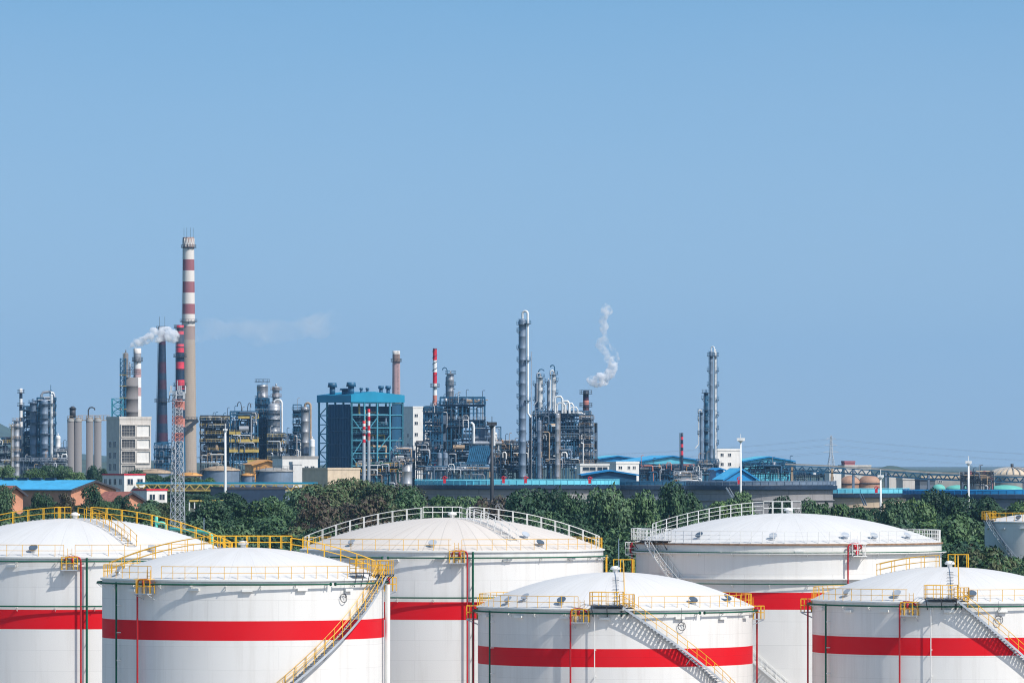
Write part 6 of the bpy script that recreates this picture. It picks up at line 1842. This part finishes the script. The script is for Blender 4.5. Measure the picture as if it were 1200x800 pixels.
# ------------------------------------------------------------------ steam
def steam(name, label, Y, blobs, density, voxel, noise_scale, lo, hi, disp=0.0, seed=0):
    rnd = random.Random(seed)
    mb = MB()
    k = 1 / S(Y)
    for (px, py, r, dy) in blobs:
        c = Vector((wx(px, Y), Y + dy, wz(py, Y)))
        ico = []
        import bmesh
        bm = bmesh.new(); bmesh.ops.create_icosphere(bm, subdivisions=2, radius=r * k)
        mb.add([v.co + c for v in bm.verts], [tuple(v.index for v in f.verts) for f in bm.faces])
        bm.free()
    m = bpy.data.materials.new(name); m.use_nodes = True
    n, l = m.node_tree.nodes, m.node_tree.links
    n.clear()
    out = n.new("ShaderNodeOutputMaterial"); vol = n.new("ShaderNodeVolumePrincipled")
    vol.inputs["Color"].default_value = (0.98, 0.985, 1.0, 1); vol.inputs["Anisotropy"].default_value = 0.0
    tc = n.new("ShaderNodeTexCoord"); nz = n.new("ShaderNodeTexNoise"); nz.inputs["Scale"].default_value = noise_scale; nz.inputs["Detail"].default_value = 4
    l.new(tc.outputs["Object"], nz.inputs["Vector"])
    mr = n.new("ShaderNodeMapRange"); mr.inputs[1].default_value = lo; mr.inputs[2].default_value = hi; mr.inputs[4].default_value = density
    l.new(nz.outputs["Fac"], mr.inputs[0]); l.new(mr.outputs[0], vol.inputs["Density"]); l.new(vol.outputs[0], out.inputs["Volume"])
    o = mb.build(name, m)
    rm = o.modifiers.new("remesh", 'REMESH'); rm.mode = 'VOXEL'; rm.voxel_size = voxel
    if disp:
        tx = bpy.data.textures.new(name, 'CLOUDS'); tx.noise_scale = disp * 2.2; tx.noise_depth = 2
        d = o.modifiers.new("puff", 'DISPLACE'); d.texture = tx; d.strength = disp * 1.6; d.mid_level = 0.5; d.texture_coords = 'GLOBAL'
    tag(o, label, "steam", kind="stuff")
    return o


rnd = random.Random(9)
Yp = YB + 70 + 12
b = []
for (px, py, r) in ((150, 408.5, 1.3), (152.5, 406.5, 2.2), (155, 404, 2.8), (157, 401.5, 3.2), (161, 400.5, 4.0), (160, 404, 3.4), (165, 398.5, 4.4), (166, 402.5, 3.8), (170, 397, 4.8), (173, 394.5, 5.0), (172, 399.5, 4.4), (177, 392.5, 5.6), (179, 397, 5.0), (183, 390, 6.0), (185, 396, 5.6), (190, 388.5, 6.4), (192, 395, 6.0), (198, 389, 6.6), (199, 396, 6.0), (204, 391, 6.2), (206, 397, 5.0)):
    b.append((px, py, r, 0))
    for _ in range(3):
        b.append((px + rnd.uniform(-1, 1) * r, py + rnd.uniform(-1, 0.9) * r, r * rnd.uniform(0.3, 0.5), rnd.uniform(-1, 1) * r * 0.3))
# the drifting end passes behind the chimneys
b2 = [(px, py, r, 760 if px > 180 else 0) for px, py, r, _ in b]
steam("steam_plume", "dense white steam plume billowing from the white and pink stack at left", Yp, b, 1.7, 0.5, 0.6, 0.40, 0.64, 1.0, 1)
b = []
for i in range(16):
    px = 214 + i * 11.5
    b.append((px, 392 - 4 * sin(i * 0.5) - i * 0.6 + rnd.uniform(-3, 3), 13 + i * 0.5 - abs(i - 4) * 0.4, rnd.uniform(-10, 10)))
steam("steam_trail", "thin pale steam trail fading to the right of the tallest chimney", Yp + 40, b, 0.045, 1.6, 0.11, 0.38, 0.74, 3.0, 2)
b = []
for (px, py, r) in ((700, 449, 5.5), (708, 446, 6), (704, 443, 6), (688, 452, 1.0), (690, 450, 2.0), (690.5, 446, 3.2), (694, 449, 3.8), (696, 443.5, 4.8), (700, 447, 5.2), (703, 441, 5.2), (707, 445, 5.4), (711, 440, 5.0), (714, 435, 5.2), (716, 440, 4.6), (719, 433, 4.6), (716, 428, 4.4), (721, 427, 3.6), (717, 421, 4.0), (711, 422, 3.0)):
    b.append((px, py, r, 0))
    for _ in range(3):
        b.append((px + rnd.uniform(-1, 1) * r, py + rnd.uniform(-1, 0.9) * r, r * rnd.uniform(0.3, 0.5), rnd.uniform(-1, 1) * r * 0.3))
steam("steam_plume", "dense white puff of steam beside the stubby red-banded stack", YV + 12, b, 1.7, 0.5, 0.6, 0.40, 0.64, 0.9, 3)
b = []
for (px, py, r) in ((713, 418, 4.0), (709, 412, 4.0), (705, 407, 4.5), (701, 403, 4.0), (705, 400, 4.2), (709, 395, 4.0), (708, 389, 4.0), (708, 383, 4.4), (706, 377, 4.6), (709, 370, 5.0), (712, 365, 5.6), (709, 361, 5.0), (714, 361, 4.2), (722, 428, 3.0), (724, 421, 2.8), (722, 415, 2.8), (719, 410, 2.6), (716, 405, 2.6), (712, 401, 2.8)):
    b.append((px, py, r * 1.15, 0))
steam("steam_wisp", "broken wisps of steam rising above the white puff", YV + 14, b, 0.6, 0.5, 0.4, 0.40, 0.62, 1.2, 4)

# ------------------------------------------------------------------ haze
m = bpy.data.materials.new("haze"); m.use_nodes = True
n, l = m.node_tree.nodes, m.node_tree.links
n.clear()
out = n.new("ShaderNodeOutputMaterial"); vol = n.new("ShaderNodeVolumePrincipled")
vol.inputs["Color"].default_value = HAZE_COLOR
vol.inputs["Density"].default_value = HAZE_DENSITY
vol.inputs["Anisotropy"].default_value = 0.0
l.new(vol.outputs[0], out.inputs["Volume"])
mb = MB(); mb.box(-9500, 9500, -400, 21500, -4, 420)
tag(mb.build("haze", m), "thin blue haze over the whole refinery", "haze", kind="stuff")
